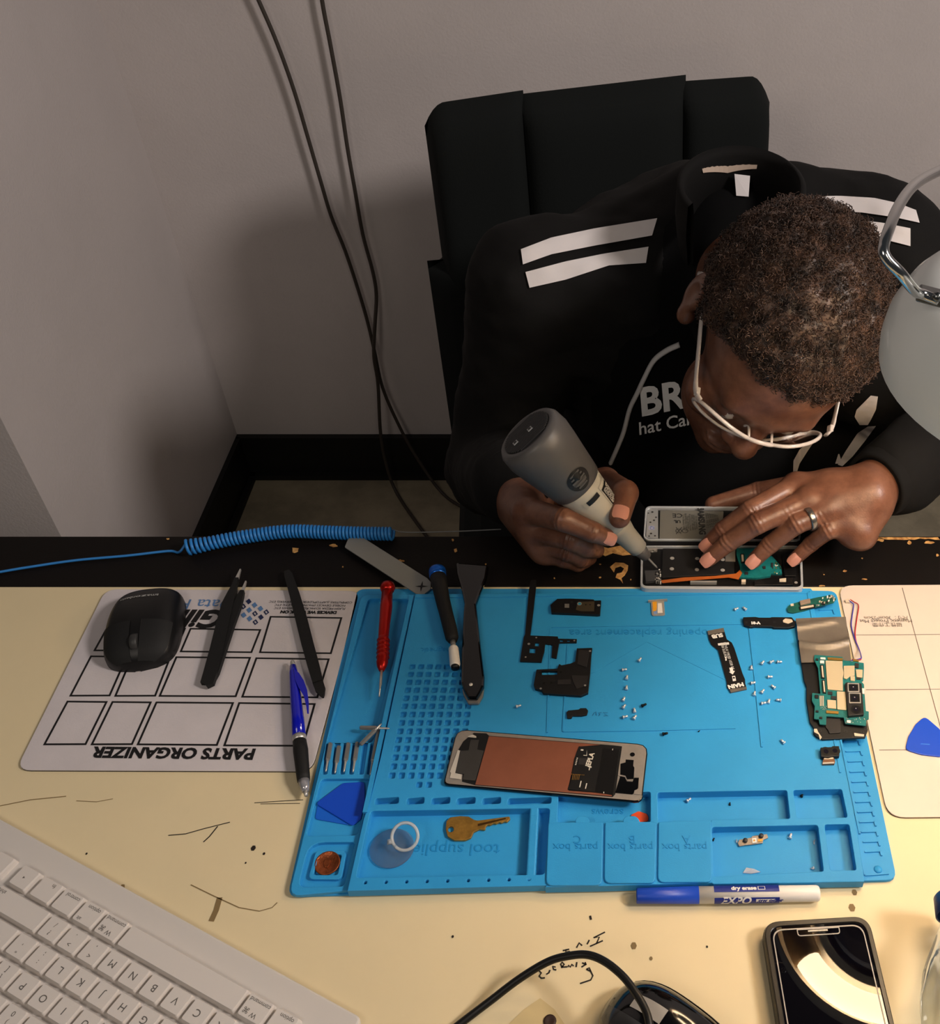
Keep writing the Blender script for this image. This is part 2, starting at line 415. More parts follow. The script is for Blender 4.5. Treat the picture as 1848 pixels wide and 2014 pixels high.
dx = -(at(620, 1205, 0)-at(200, 1200, 0)).normalized()      # the print faces the technician: upside down from here
dy = -(at(*O([(520, 500)])[0])-at(*O([(205, 1035)])[0])); dy = (dy-dx*dy.dot(dx))
dyS = (at(*O([(205, 1035)])[0])-at(*O([(320, 822)])[0])).normalized()
mb = MB(); hh = h+.0004
def otext(mb, t, zx, zy, size, m, **k):
    px, py = O([(zx, zy)])[0]; return add_text(mb, t, size, at(px, py, hh), dx, dy, m, **k)
otext(mb, 'PARTS ORGANIZER', 832, 1070, .0145, BLK, bold=.0006, sx=1.05)
build('title_text', mb, BLK, om); mb = MB()
otext(mb, 'DEVICES WE WORK ON', 1475, 398, .0048, BLK, bold=.0003, sx=1)
otext(mb, 'FLASH MEDIA SD/MICRO/USB DRIVES ETC', 1480, 380, .0036, BLK)
otext(mb, 'MOBILE DEVICES (PHONES/TABLETS) ETC', 1482, 365, .0036, BLK)
otext(mb, 'COMPUTERS (LAPTOPS,DESKTOPS,SERVERS) ETC', 1485, 350, .0036, BLK)
build('small_print', mb, BLK, om); mb = MB()
otext(mb, 'Gillware', 815, 424, .030, BLK, bold=.0012, shear=.2)
otext(mb, 'Data Recovery', 840, 357, .018, BLU)
for i in range(4):
    for j in range(3):
        zx = 1205+(i-1.5)*28-(j-1)*26+0; zy = 397+(j-1)*24+(i-1.5)*17
        s_ = 14; q = [(zx-s_, zy-2), (zx+2, zy-s_), (zx+s_, zy+2), (zx-2, zy+s_)]
        P = P2(O(q), hh)
        if (i+j) % 2 == 0 or i == 1: mb.add(P, [(0, 1, 2, 3)], BLU if i in (1, 2) else NAVY)
        else: frame_px(mb, O(q), .0012, hh, NAVY)
build('logo', mb, BLK, om)

# ================================================================ magnetic project mat (right)
MWHITE = mat('magnetic_mat_white', (212, 198, 186), .38, var=.03, vscale=20)
mg = thing('magnetic_mat', 'white magnetic project mat with grey grid lines right of the blue mat', 'mat', at(1800, 1380, 0))
mtl, mbl = at(1648, 1153, .001), at(1746, 1612, .001)
vy = (mbl-mtl).normalized()*.25; vx = Vector((-vy.y, vy.x, 0)).normalized()*.3
R4 = [mtl, mtl+vx, mtl+vx+vy, mtl+vy]
WR = rnd_poly(R4, .014, 6)
mb = MB(); mb.prism(WR, DESK+.0012, DESK+.002, MWHITE); mb.prism(WR, DESK, DESK+.0012, mat('mat_brown_back', (70, 48, 36), .7)); build('mat_sheet', mb, MWHITE, mg)
mb = MB(); LN = mat('grid_line_grey', (96, 88, 82), .6)
def lineseg(mb, a, b, wd, m=None):
    n = (b-a).normalized(); n = Vector((-n.y, n.x, 0))*wd/2; mb.add([a+n, b+n, b-n, a-n], [(0, 1, 2, 3)], m)
up = Vector((0, 0, .0012))
for k in (1, 2, 3): lineseg(mb, mtl+vy*k/4+up+vx*.015, mtl+vy*k/4+vx*.985+up, .0006)
for k in (1, 2, 3, 4): lineseg(mb, mtl+vx*k/5+up+vy*.015, mtl+vx*k/5+vy*.985+up, .0006)
build('grid_line', mb, LN, mg)['kind'] = 'stuff'
mb = MB(); tx = lambda t, px, py, s: add_text(mb, t, s, at(px, py, .0024), -vx, vy, LN)
tx('磁性工作垫', 1744, 1228, .0055); tx('Magnetic Project Mat', 1742, 1221, .0056); tx('尺寸：30cm*25cm', 1742, 1214.5, .0052)
build('printed_text', mb, LN, mg)

# ================================================================ blue silicone repair mat
BLUE = mat('blue_silicone', (48, 152, 214), .5, var=.10, vscale=7, bump=.06, bscale=900, spec=.35)
BLUED = mat('blue_silicone_shade', (22, 134, 198), .55)
rm = thing('repair_mat', 'bright blue silicone repair mat with moulded trays and slots', 'mat', at(1160, 1470, 0))
zA = .41126; A_ = lambda L: [(540+a*zA, 1080+b*zA) for a, b in L]
zD = .3896; D_ = lambda L: [(1060+a*zD, 1500+b*zD) for a, b in L]
ZF, ZL, ZM = .0022, .0058, .0105
F = DESK
def loop(px, h, r=.003): return rnd_poly([(p.x, p.y) for p in P2(px, h)], r, 4)
mb = MB()
outer = [(703, 1161), (1594, 1160), (1598, 1166), (1643, 1167), (1762, 1735), (566, 1766)]
mb.prism(loop(outer, 0, [.008, .002, .002, .008, .008, .008]), F, F+ZF, BLUE, bev=.0006)
# left low column with tool slot, bit slots, pick pocket and coin pocket
left_o = A_([(414, 216), (672, 216), (505, 1000), (455, 1200), (425, 1290), (352, 1632), (66, 1660)])
tool = A_([(448, 236), (641, 238), (474, 905), (462, 925), (250, 925), (285, 800)])
left_holes = [loop(tool, ZL, .004)]
for x in (258, 300, 342, 384, 432, 470):
    left_holes.append(loop(A_([(x-11, 928), (x+13, 928), (x-8, 1076), (x-30, 1076)]), ZL, .001))
left_holes.append(loop(A_([(222, 1098), (461, 1096), (398, 1368), (150, 1372)]), ZL, .004))
left_holes.append(loop(A_([(165, 1402), (385, 1400), (330, 1612), (112, 1618)]), ZL, [.012, .003, .003, .006]))
me = plate_mesh([loop(left_o, ZL, [.008, .002, .001, .001, .001, .002, .008])]+left_holes, F+ZF-.0004, F+ZL, .0006); mb.mesh(me, BLUE)
# coin box: small raised square frame
me = plate_mesh([loop(A_([(196, 1438), (342, 1440), (318, 1578), (158, 1576)]), ZL, .004), loop(A_([(216, 1456), (320, 1458), (300, 1556), (182, 1556)]), ZL, .002)], F+ZF-.0004, F+ZL-.0006, .0005); mb.mesh(me, BLUE)
# main raised block
main_o = A_([(672, 214)])+[(1594, 1164)]+D_([(1552, 0), (1640, 576)])+D_([(1640, 600), (880, 612), (870, 606), (330, 622), (30, 628)])+A_([(1300, 1608), (347, 1634), (425, 1290), (455, 1200), (505, 1000)])
holes = []
# square screw pockets in a slanted grid
g0, g1, g2, g3 = [at(*p, ZM) for p in A_([(660, 560), (958, 560), (560, 1083), (905, 1083)])]
rows, cols = 14, 7
hole_cells = []
zb = [(at(*A_([(x0, y)])[0], ZM)) for x0, y in ((657, 562), (546+14, 1082))]
cx_ = (at(*A_([(846, 700)])[0], ZM)-at(*A_([(632, 700)])[0], ZM))/5.0
for r_ in range(14):
    p0 = zb[0].lerp(zb[1], r_/13)
    for c_ in range(8):
        if c_ == 7 and not (5 <= r_ <= 8): continue
        p = p0+cx_*c_
        s1 = cx_*.335; s2 = (zb[1]-zb[0])/13*.33
        holes.append(rnd_poly([p-s1-s2, p+s1-s2, p+s1+s2, p-s1+s2], .0012, 2)); hole_cells.append(p)
for c_ in (3, 4):
    p = zb[0].lerp(zb[1], 14/13)+cx_*c_; s1 = cx_*.31; s2 = (zb[1]-zb[0])/13*.30
    holes.append(rnd_poly([p-s1-s2, p+s1-s2, p+s1+s2, p-s1+s2], .0012, 2))
for x0, x1 in ((482, 594), (634, 716), (752, 839), (873, 960), (995, 1082), (1117, 1323)):
    holes.append(loop(A_([(x0, 1192), (x1, 1184), (x1-2, 1216), (x0-6, 1222)]), ZM, .0018))
holes.append(loop(A_([(458, 1252), (1316, 1238), (1290, 1556), (388, 1572)]), ZM, .003))
for x in (433, 532, 630, 728, 826, 925, 1022, 1120, 1216):
    c = at(*A_([(x, 1594-(x-433)*.02)])[0], ZM); holes.append([(c.x+.0013*math.cos(-k*PI/4), c.y+.0013*math.sin(-k*PI/4)) for k in range(8)])
holes.append(loop(D_([(97, 150), (562, 146), (562, 300), (92, 302)]), ZM, .002))
holes.append(loop(D_([(597, 150), (1250, 138), (1266, 282), (868, 288), (868, 300), (600, 300)]), ZM, .002))
holes.append(loop(D_([(1282, 138), (1527, 133), (1556, 276), (1300, 281)]), ZM, .002))
holes.append(loop(D_([(872, 325), (1406, 314), (1436, 548), (878, 575)]), ZM, .002))
holes.append(loop(D_([(1440, 312), (1564, 310), (1601, 542), (1470, 545)]), ZM, .002))
me = plate_mesh([loop(main_o, ZM, 0)]+holes, F+ZF-.0004, F+ZM, .0005); mb.mesh(me, BLUE)
# shallow floor under the square pockets
fc_ = [zb[0]-cx_*.6-(zb[1]-zb[0])/13*.6, zb[0]+cx_*7.6-(zb[1]-zb[0])/13*.6, zb[1]+cx_*7.6+(zb[1]-zb[0])/13*1.5, zb[1]-cx_*.6+(zb[1]-zb[0])/13*1.5]
mb.add([Vector((p.x, p.y, F+ZM-.0030)) for p in fc_], [(0, 1, 2, 3)], BLUE)
# partition with notches inside the tool tray
for i_, y in enumerate((1246, 1297, 1345, 1392, 1440, 1492, 1545)):
    x = 1241-(y-1246)*.055
    mb.box(at(*A_([(x, y)])[0], ZM)-Vector((0, 0, .0045)), (.0068, .0105 if 0 < i_ < 6 else .012, .0088), bev=.0012, m=BLUE)
pa, pb = at(*A_([(1241, 1240)])[0], ZM), at(*A_([(1224, 1556)])[0], ZM)
mb.box((pa+pb)/2-Vector((0, 0, .0060)), (.0055, (pa-pb).length, .005), m=BLUE)
# right low flange and its ruler slots
fl = [(1590, 1166), (1643, 1167), (1762, 1735), (1690, 1737)]
mb.prism(loop(fl, 0, [.001, .008, .008, .001]), F+ZF-.0004, F+ZF+.0012, BLUE, bev=.0005)
def ridge(mb, a, b, wd, z0, z1, m=None):
    a, b = Vector(a), Vector(b); n = (b-a).normalized(); s = Vector((-n.y, n.x, 0))*wd/2
    mb.add([Vector((p.x, p.y, z)) for z in (z0, z1) for p in (a+s, b+s, b-s, a-s)], [(4, 5, 6, 7), (0, 1, 5, 4), (1, 2, 6, 5), (2, 3, 7, 6), (3, 0, 4, 7)], m)
zz = ZF+.0012
for k in range(24):
    t = (k+.7)/25.2
    ya = 1182+(1705-1182)*(t**.93)
    xl = 1601+(ya-1182)*.1880; xr = 1640+(ya-1182)*.195
    a, b = at(xl+6, ya, zz), at(xr-6, ya-1, zz); c = at(xr-3, ya+8, zz)
    ridge(mb, a, b, .0012, F+zz-.001, F+zz+.0011, BLUE); ridge(mb, b, c, .0012, F+zz-.001, F+zz+.0011, BLUE)
ridge(mb, at(1596, 1172, zz), at(1700, 1722, zz), .0012, F+zz-.001, F+zz+.001, BLUE)
ridge(mb, at(1700, 1722, zz), at(1747, 1719, zz), .0012, F+zz-.001, F+zz+.001, BLUE)
mb.ball(at(1726, 1710, zz), (.0032, .0032, .0015), 12, BLUE)
# lip lines of the work area
zC = .2814; C_ = lambda L: [(980+a*zC, 1160+b*zC) for a, b in L]
top = F+ZM
def rl(a, b, w_=.0013, hgt=.0006): ridge(mb, at(*a, ZM), at(*b, ZM), w_, top-.001, top+hgt, BLUE)
for a, b in [(A_([(672, 232)])[0], (1588, 1167)), ((1588, 1167), (1652, 1520)), ((1652, 1452), (1690, 1640))]: rl(a, b, .0014, .0007)
rl(A_([(655, 225)])[0], A_([(520, 850)])[0], .0035, .0012); rl(A_([(520, 850)])[0], A_([(432, 1262)])[0], .0035, .0012)
for L in [[(340, 1000), (365, 262), (1750, 240)], [(485, 385), (450, 992), (1000, 985), (1655, 968)], [(1750, 255), (1842, 1066)]]:
    for a, b in zip(C_(L), C_(L)[1:]): rl(a, b, .0013, .0007)
rl((1474, 1233), (1498, 1470), .0014, .0008)
for L in [[(640, 590), (1035, 365)], [(1040, 365), (1590, 632)]]:
    for a, b in zip(C_(L), C_(L)[1:]): rl(a, b, .0007, .0003)
build('mat_body', mb, BLUE, rm)
# lids of the three parts boxes
zl = ZM+.0016
for nm, q in (('C', [(46, 300), (322, 300), (318, 618), (34, 620)]), ('B', [(332, 298), (591, 297), (586, 608), (328, 608)]), ('A', [(602, 298), (868, 290), (872, 602), (598, 604)])):
    mb = MB(); mb.prism(loop(D_(q), zl, [.002, .002, .005, .005]), F+ZM-.001, F+zl, BLUE, bev=.0007)
    if nm != 'A':
        tb = loop(D_([(q[0][0]+(85 if nm == 'B' else 130), 302), (q[0][0]+(100 if nm == 'B' else 145), 268), (q[0][0]+(160 if nm == 'B' else 195), 266), (q[0][0]+(182 if nm == 'B' else 215), 302)]), zl, .006)
        mb.prism(tb, F+ZM-.003, F+zl-.0004, BLUE, bev=.0006)
    lid = build('box_lid', mb, BLUE, rm)
    mb = MB(); c = ((q[0][0]+q[1][0])/2, 0)
    pc = D_([(c[0], 425), (c[0]+8, 385)])
    add_text(mb, 'parts box', .0088, at(*pc[0], zl+.0002), (-1, 0, 0), (0, -1, 0), ext=.0002); add_text(mb, nm, .0095, at(*pc[1], zl+.0002), (-1, 0, 0), (0, -1, 0), ext=.0002)
    build('embossed_text', mb, BLUED, lid)
def emb(t, px, py, s, h): mb = MB(); add_text(mb, t, s, at(px, py, h), (-1, .0, 0), (0, -1, 0), ext=.00025); build('embossed_text', mb, BLUED, rm, label='faint moulded lettering')
emb('tool supplies', *A_([(850, 1435)])[0], .014, ZF+.0001)
emb('opening replacement area', *C_([(980, 300)])[0], .012, ZM+.0001)
emb('screws', *D_([(345, 250)])[0], .009, ZF+.0001); emb('magnetic', 858, 1278, .008, ZM+.0001)
mb = MB()
for L in [[(655, 880), (668, 860), (680, 852), (683, 880)], [(720, 858), (700, 860), (708, 872), (698, 882)], [(730, 858), (762, 860), (738, 868), (765, 880), (735, 882)]]: stroke(mb, C_(L), .0006, ZM+.0003)
build('pen_scribble', mb, mat('blue_ink_faint', (14, 92, 150), .6), rm)
# ================================================================ shared materials for the tools
PBLK = mat('black_plastic', (10, 10, 11), .42)
PBLK2 = mat('soft_black_rubber', (12, 12, 13), .7, bump=.05, bscale=900)
GLOSSB = mat('glossy_black', (6, 6, 7), .12, coat=.5)
STEEL = mat('brushed_steel', (190, 188, 184), .32, metal=.6)
STEELD = mat('dark_steel', (140, 140, 138), .38, metal=.55)
WHITEP = mat('white_plastic', (226, 222, 216), .4)
REDA = mat('red_anodised', (176, 26, 16), .3, metal=.6)
BLUEA = mat('blue_anodised', (18, 96, 200), .3, metal=.5)
BLUEP = mat('blue_pick_plastic', (16, 72, 196), .35)
CORDB = mat('coiled_cord_blue', (44, 126, 200), .4)

def loft_px(mb, stations, m=None, n=14, flat=1.0):    # stations: (px, py, height of axis, radius m)
    P = [at(a, b, c) for a, b, c, r in stations]
    return mb.tube(P, [s[3] for s in stations], n, m, flat=flat)

# ---------------------------------------------------------------- wireless mouse on the organizer
f0, r0 = at(268, 1326, .003), at(309, 1176, .003)
f0 = at(272, 1322, .002); r0 = at(306, 1172, .002)
dM = (r0-f0).normalized(); sM = Vector((dM.y, -dM.x, 0)); LM_ = (r0-f0).length
mo = thing('computer_mouse', 'black wireless mouse lying on the white organizer mat', 'mouse', (f0+r0)/2)
def mouse_pt(s, ph, gr=1.0):          # s along, ph 0..pi across
    e = (1-abs(2*s-1)**7)**.5
    w_ = (.0285+.004*math.sin(PI*s))*e; hh_ = (.011+.017*math.sin(PI*min(1, s*.78+.10))**1.2)*(1-abs(2*s-1)**9)**.5
    c, d = math.cos(ph), math.sin(ph)
    x = w_*(abs(c)**.75)*(1 if c > 0 else -1); z = hh_*abs(d)**.62
    return f0+dM*(s*LM_)+sM*x*gr+Vector((0, 0, z*gr))
def mouse_patch(s0, s1, p0, p1, ns, npz, off=0):
    vs = []; fs = []
    for i in range(ns+1):
        for j in range(npz+1):
            s = s0+(s1-s0)*i/ns; ph = p0+(p1-p0)*j/npz
            p = mouse_pt(s, ph)
            if off:
                c = f0+dM*(s*LM_); p = p+(p-c).normalized()*off
            vs.append(p)
    for i in range(ns):
        for j in range(npz): a = i*(npz+1)+j; fs.append((a, a+1, a+npz+2, a+npz+1))
    return vs, fs
mb = MB(); mb.add(*mouse_patch(.0005, .9995, 0, PI, 40, 24), smooth=True); build('body', mb, PBLK, mo)
mb = MB(); mb.add(*mouse_patch(.03, .40, .55, 1.50, 14, 8, .0007), smooth=True); build('button', mb, PBLK2, mo)
mb = MB(); mb.add(*mouse_patch(.03, .40, 1.64, 2.6, 14, 8, .0007), smooth=True); build('button', mb, PBLK2, mo)
wc = mouse_pt(.20, PI/2); mb = MB(); mb.lathe([(-.0032, .003), (-.0032, .0072), (-.0024, .008), (.0024, .008), (.0032, .0072), (.0032, .003)], wc-Vector((0, 0, .004)), sM, 24); build('scroll_wheel', mb, mat('wheel_grey', (46, 46, 46), .5), mo)
me = text_mesh('amazonbasics', .0058); mb = MB(); vs = []
for v in me.vertices:
    s = .74-v.co.y/LM_; ph = PI/2-(-v.co.x)/.033+.14
    p = mouse_pt(s, ph); vs.append(p+Vector((0, 0, .0004)))
mb.add(vs, [tuple(p.vertices) for p in me.polygons]); build('logo_text', mb, mat('logo_grey', (190, 190, 186), .5), mo)

# ---------------------------------------------------------------- tweezers
tw = thing('tweezers', 'black coated pointed tweezers with bare steel tips beside the wireless mouse', 'tweezers', at(440, 1240, 0))
def bar_px(mb, st, th, m=None, h0=.004, h1=.004, z2=z2, o=(0, 1040)):   # flat tapered bar: (zx, zy, halfwidth z px)
    N = len(st); vs = []
    P = [at(o[0]+a*z2, o[1]+b*z2, h0+(h1-h0)*i/(N-1)) for i, (a, b, w_) in enumerate(st)]
    for i, p in enumerate(P):
        t = P[min(i+1, N-1)]-P[max(i-1, 0)]; t.z = 0; t.normalize(); n = Vector((-t.y, t.x, 0)); px_m = z2/2150.0
        w_ = st[i][2]*px_m
        vs += [p+n*w_+Vector((0, 0, th/2)), p-n*w_+Vector((0, 0, th/2)), p-n*w_-Vector((0, 0, th/2)), p+n*w_-Vector((0, 0, th/2))]
    fs = [(0, 1, 2, 3), tuple(4*(N-1)+k for k in (3, 2, 1, 0))]
    for i in range(N-1):
        for k in range(4): fs.append((4*i+k, 4*i+(k+1) % 4, 4*i+4+(k+1) % 4, 4*i+4+k))
    return mb.add(vs, fs, m)
mb = MB(); bar_px(mb, [(985, 748, 16), (992, 742, 30), (1008, 690, 31), (1040, 570, 31), (1068, 450, 30), (1090, 360, 27), (1112, 305, 20), (1122, 275, 12), (1133, 240, 9)], .0045, None, .006, .010); build('arm', mb, PBLK2, tw)
mb = MB(); bar_px(mb, [(1133, 240, 9), (1150, 195, 3)], .002, None, .010, .0105); build('tip', mb, STEEL, tw, label='bare steel tip')
mb = MB(); bar_px(mb, [(1000, 742, 18), (1022, 690, 24), (1062, 570, 24), (1100, 460, 22), (1135, 370, 20), (1152, 320, 14), (1160, 300, 9)], .0045, None, .0055, .008); build('arm', mb, PBLK2, tw)
mb = MB(); bar_px(mb, [(1160, 300, 9), (1176, 252, 3)], .002, None, .008, .008); build('tip', mb, STEEL, tw, label='bare steel tip')

# ---------------------------------------------------------------- black stick spudger
sp = thing('spudger', 'thin black plastic spudger stick leaning across the organizer mat edge', 'spudger', at(605, 1265, 0))
mb = MB(); bar_px(mb, [(1372, 205, 12), (1380, 225, 20), (1410, 320, 24), (1440, 430, 27), (1470, 550, 27), (1500, 660, 26), (1520, 735, 23)], .004, None, .005, .0062); build('shaft', mb, PBLK2, sp)
mb = MB(); bar_px(mb, [(1520, 735, 23), (1532, 770, 22), (1541, 795, 10), (1544, 806, 3)], .0026, None, .0062, .0055); build('tip', mb, PBLK2, sp)

# ---------------------------------------------------------------- ballpoint pen
BARR = mat('pen_blue_translucent', (14, 22, 176), .18, coat=.4)
pn = thing('ballpoint_pen', 'translucent blue click pen with black grip resting on the organizer mat', 'pen', at(590, 1440, 0))
def zp(a, b, h, r): return (a*z2, 1040+b*z2, h, r)
mb = MB(); loft_px(mb, [zp(1398, 632, .0092, .0014), zp(1399, 640, .0092, .0021), zp(1401, 662, .0092, .0022)]); build('clicker', mb, STEEL, pn)
mb = MB(); loft_px(mb, [zp(1400, 656, .0092, .0028), zp(1403, 690, .0092, .0037), zp(1412, 790, .0090, .0046), zp(1422, 900, .0088, .0052), zp(1430, 995, .0086, .0054)]); build('barrel', mb, BARR, pn)
mb = MB(); loft_px(mb, [zp(1430, 993, .0086, .0056), zp(1432, 1016, .0086, .0057)]); build('ring', mb, STEEL, pn)
mb = MB(); loft_px(mb, [zp(1432, 1016, .0086, .0055), zp(1437, 1060, .0085, .0060), zp(1443, 1120, .0083, .0056), zp(1449, 1180, .0080, .0053), zp(1452, 1205, .0078, .0050)]); build('grip', mb, PBLK2, pn)
mb = MB(); loft_px(mb, [zp(1452, 1204, .0078, .0047), zp(1457, 1238, .0074, .0036), zp(1460, 1256, .0072, .0026)], mat('clear_cone', (170, 170, 176), .15, metal=.5)); loft_px(mb, [zp(1460, 1256, .0072, .002), zp(1463, 1278, .0070, .0013)], STEEL); build('tip', mb, STEEL, pn)
mb = MB(); cl = [(1404, 668), (1430, 690), (1452, 725), (1468, 770), (1476, 830), (1476, 885), (1468, 884), (1464, 850), (1452, 800), (1428, 760), (1410, 720)]
vs = [at(a*z2, 1040+b*z2, hh_) for hh_ in (.0105, .0135) for a, b in cl]; n_ = len(cl)
mb.add(vs, [tuple(range(n_))[::-1], tuple(range(n_, 2*n_))]+[(k, (k+1) % n_, n_+(k+1) % n_, n_+k) for k in range(n_)]); build('clip', mb, BARR, pn)

# ---------------------------------------------------------------- precision screwdrivers
rd = thing('precision_screwdriver', 'red anodised precision screwdriver lying in the long slot of the repair mat', 'screwdriver', at(757, 1250, 0))
def ap(a, b, h, r): x, y = A_([(a, b)])[0]; return (x, y, h, r)
mb = MB(); loft_px(mb, [ap(540, 168, .016, .0040), ap(540, 172, .016, .0062), ap(540, 186, .016, .0070), ap(539, 196, .016, .0062), ap(538, 205, .016, .0050)], None, 18); build('swivel_cap', mb, REDA, rd)
mb = MB(); st = [ap(538, 205, .016, .0051), ap(533, 280, .0155, .0056), ap(526, 350, .015, .0050), ap(520, 420, .0145, .0047)]
for k in range(5):
    y = 438+k*20; st += [ap(520-(y-430)*.04, y-7, .014, .0046), ap(520-(y-430)*.04, y, .014, .0058), ap(519-(y-430)*.04, y+7, .014, .0046)]
st += [ap(514, 540, .0135, .0052), ap(512, 560, .013, .0042), ap(511, 582, .013, .0022)]
loft_px(mb, st, None, 18); build('handle', mb, REDA, rd)
mb = MB(); loft_px(mb, [ap(511, 580, .013, .0013), ap(506, 645, .012, .0012), ap(504, 660, .0118, .0008), ap(500, 706, .011, .0006)]); build('shaft', mb, STEEL, rd)

bd = thing('precision_screwdriver', 'black screwdriver with a blue end cap and a white taped bit', 'screwdriver', at(872, 1210, 0))
mb = MB(); loft_px(mb, [ap(777, 96, .016, .0060), ap(777, 100, .016, .0078), ap(778, 112, .016, .0082), ap(778, 118, .016, .0074), ap(779, 122, .016, .0080), ap(781, 133, .016, .0078)], None, 20); build('swivel_cap', mb, BLUEA, bd)
mb = MB(); loft_px(mb, [ap(781, 133, .016, .0076), ap(790, 180, .0165, .0072), ap(805, 250, .017, .0066), ap(820, 310, .0175, .0062), ap(838, 380, .018, .0062), ap(848, 425, .018, .0058), ap(851, 440, .018, .0040)], None, 18); build('handle', mb, PBLK2, bd)
mb = MB(); loft_px(mb, [ap(851, 438, .018, .0024), ap(855, 472, .0175, .0024)]); build('neck', mb, STEELD, bd)
mb = MB(); loft_px(mb, [ap(854, 470, .0175, .0036), ap(855, 476, .0175, .0043), ap(862, 552, .0165, .0045), ap(862, 560, .0165, .0040)], None, 18); build('bit_holder', mb, WHITEP, bd, label='white taped bit holder')
mb = MB(); loft_px(mb, [ap(862, 556, .0165, .0037), ap(864, 572, .016, .0035)]); build('socket', mb, PBLK, bd)

# ---------------------------------------------------------------- black pry bar and steel blade
pb_ = thing('pry_tool', 'wide black nylon pry tool beside the blue-capped screwdriver', 'pry tool', at(925, 1250, 0))
body = A_([(866, 66), (1022, 78), (1012, 140), (986, 200), (964, 262), (968, 300), (986, 470), (1003, 610), (1001, 655), (985, 688), (968, 716), (925, 716), (905, 680), (890, 640), (893, 500), (902, 300), (906, 260), (892, 190), (872, 120)])
mb = MB(); mb.prism(rnd_poly(P2(body, .016), .002, 3), DESK+ZM+.0005, DESK+.017, bev=.002); build('body', mb, GLOSSB, pb_)
tipq = A_([(895, 660), (1002, 655), (996, 700), (975, 736), (925, 736), (902, 695)])
mb = MB(); mb.prism(rnd_poly(P2(tipq, .014), .0015, 3), DESK+ZM+.0002, DESK+.0135, bev=.0008); build('blade_edge', mb, STEELD, pb_)
mb = MB(); c = at(*A_([(938, 648)])[0], .0172); mb.lathe([(0, .0016), (.0004, .0016), (.0005, 0)], c, (0, 0, 1), 12); build('hang_hole', mb, WHITEP, pb_)
mb = MB()
zf = .2814; F_ = lambda L: [(660+a*zf, 1040+b*zf) for a, b in L]
stl = thing('opening_spatula', 'flat grey steel opening spatula lying across the black desk edge', 'spatula', at(760, 1110, 0))
mb.prism(rnd_poly(P2(F_([(88, 66), (185, 58), (640, 345), (664, 372), (665, 418), (612, 460), (560, 452), (62, 128)]), .007), .003, 4), DESK+.0060, DESK+.0070, bev=.0002); build('blade', mb, mat('grey_steel_plate', (136, 136, 132), .5, metal=.25, spec=.4), stl)
mb = MB(); c = at(*F_([(600, 402)])[0], .0072); pts = []
for k in range(16):
    a = 2*PI*k/16; r = .0064 if k % 4 == 0 else (.0022 if k % 2 else .0014); pts.append(c+Vector((r*math.cos(a), r*math.sin(a)*1.1, 0)))
mb.add(pts, [tuple(range(16))]); build('star_cutout_shade', mb, BLK, stl)  # flat dark star painted on the blade as the shade in its cutout

# ---------------------------------------------------------------- coiled wrist-strap cord and wall cords
cc = thing('coiled_cord', 'bright blue coiled grounding cord along the far desk edge', 'cord', at(560, 1060, 0))
cen = catmull([at(a, b, c) for a, b, c in [(366, 1077, .0075), (400, 1071, .0075), (450, 1061, .0075), (500, 1053, .008), (545, 1047, .009), (585, 1045, .009), (640, 1047, .008), (700, 1049, .0075), (772, 1050, .0075)]], 40)
mb = MB(); pts = []; N = len(cen); turns = 54
acc = [0]
for i in range(1, N): acc.append(acc[-1]+(cen[i]-cen[i-1]).length)
M_ = turns*11
for k in range(M_+1):
    t = acc[-1]*(k/M_)**.93; i = 0
    while i < N-2 and acc[i+1] < t: i += 1
    p = cen[i].lerp(cen[i+1], (t-acc[i])/max(1e-9, acc[i+1]-acc[i])); d = (cen[i+1]-cen[i]).normalized()
    s_ = Vector((-d.y, d.x, 0)).normalized(); a = 2*PI*turns*k/M_; R_ = .0058*(1+.25*max(0, .1-k/M_)*10)
    pts.append(p+s_*(math.cos(a)*R_)+Vector((0, 0, math.sin(a)*R_)))
mb.tube(pts, .0016, 6); build('coil', mb, CORDB, cc)
mb = MB(); mb.tube(catmull([at(a, b, .0018) for a, b in [(-140, 1150), (0, 1125), (60, 1115), (150, 1102), (250, 1093), (330, 1084), (352, 1086)]]+[pts[0]], 6), .0013, 8); build('straight_lead', mb, CORDB, cc)
mb = MB(); mb.tube(catmull([pts[-1], at(800, 1047, .008), at(900, 1045, .01), at(985, 1041, .012)], 5), .0006, 6); build('thin_lead', mb, mat('lead_grey', (110, 112, 112), .5), cc)
CABLE = mat('wall_cable_brown', (56, 49, 43), .6)
def wallp(px, py, off=.008): return aty(px, py, YB-off)
def floorp(px, py): return at(px, py, -DESK+.007)
c1 = thing('power_cord', 'dark cord hanging down the back wall, the left of two strands at the top', 'cord', (-.4, YB, 0))
mb = MB().tube(catmull([*[Vector((wallp(440, -150).x-.02, YB-.008, z_)) for z_ in (2.55, 1.9, 1.5, 1.28, 1.16)], wallp(440, -150), wallp(508, 0), wallp(545, 86), wallp(578, 178), wallp(604, 266), wallp(630, 355), wallp(651, 425), wallp(678, 492), wallp(701, 560), wallp(721, 627), wallp(736, 690, .012), wallp(752, 762, .02), aty(782, 832, 1.71), aty(815, 893, 1.70), floorp(865, 965), floorp(910, 998), floorp(990, 1030)], 6), .0034, 8); build('cable', mb, CABLE, c1)
c2 = thing('power_cord', 'dark cord hanging down the back wall, the right of two strands at the top', 'cord', (-.38, YB, 0))
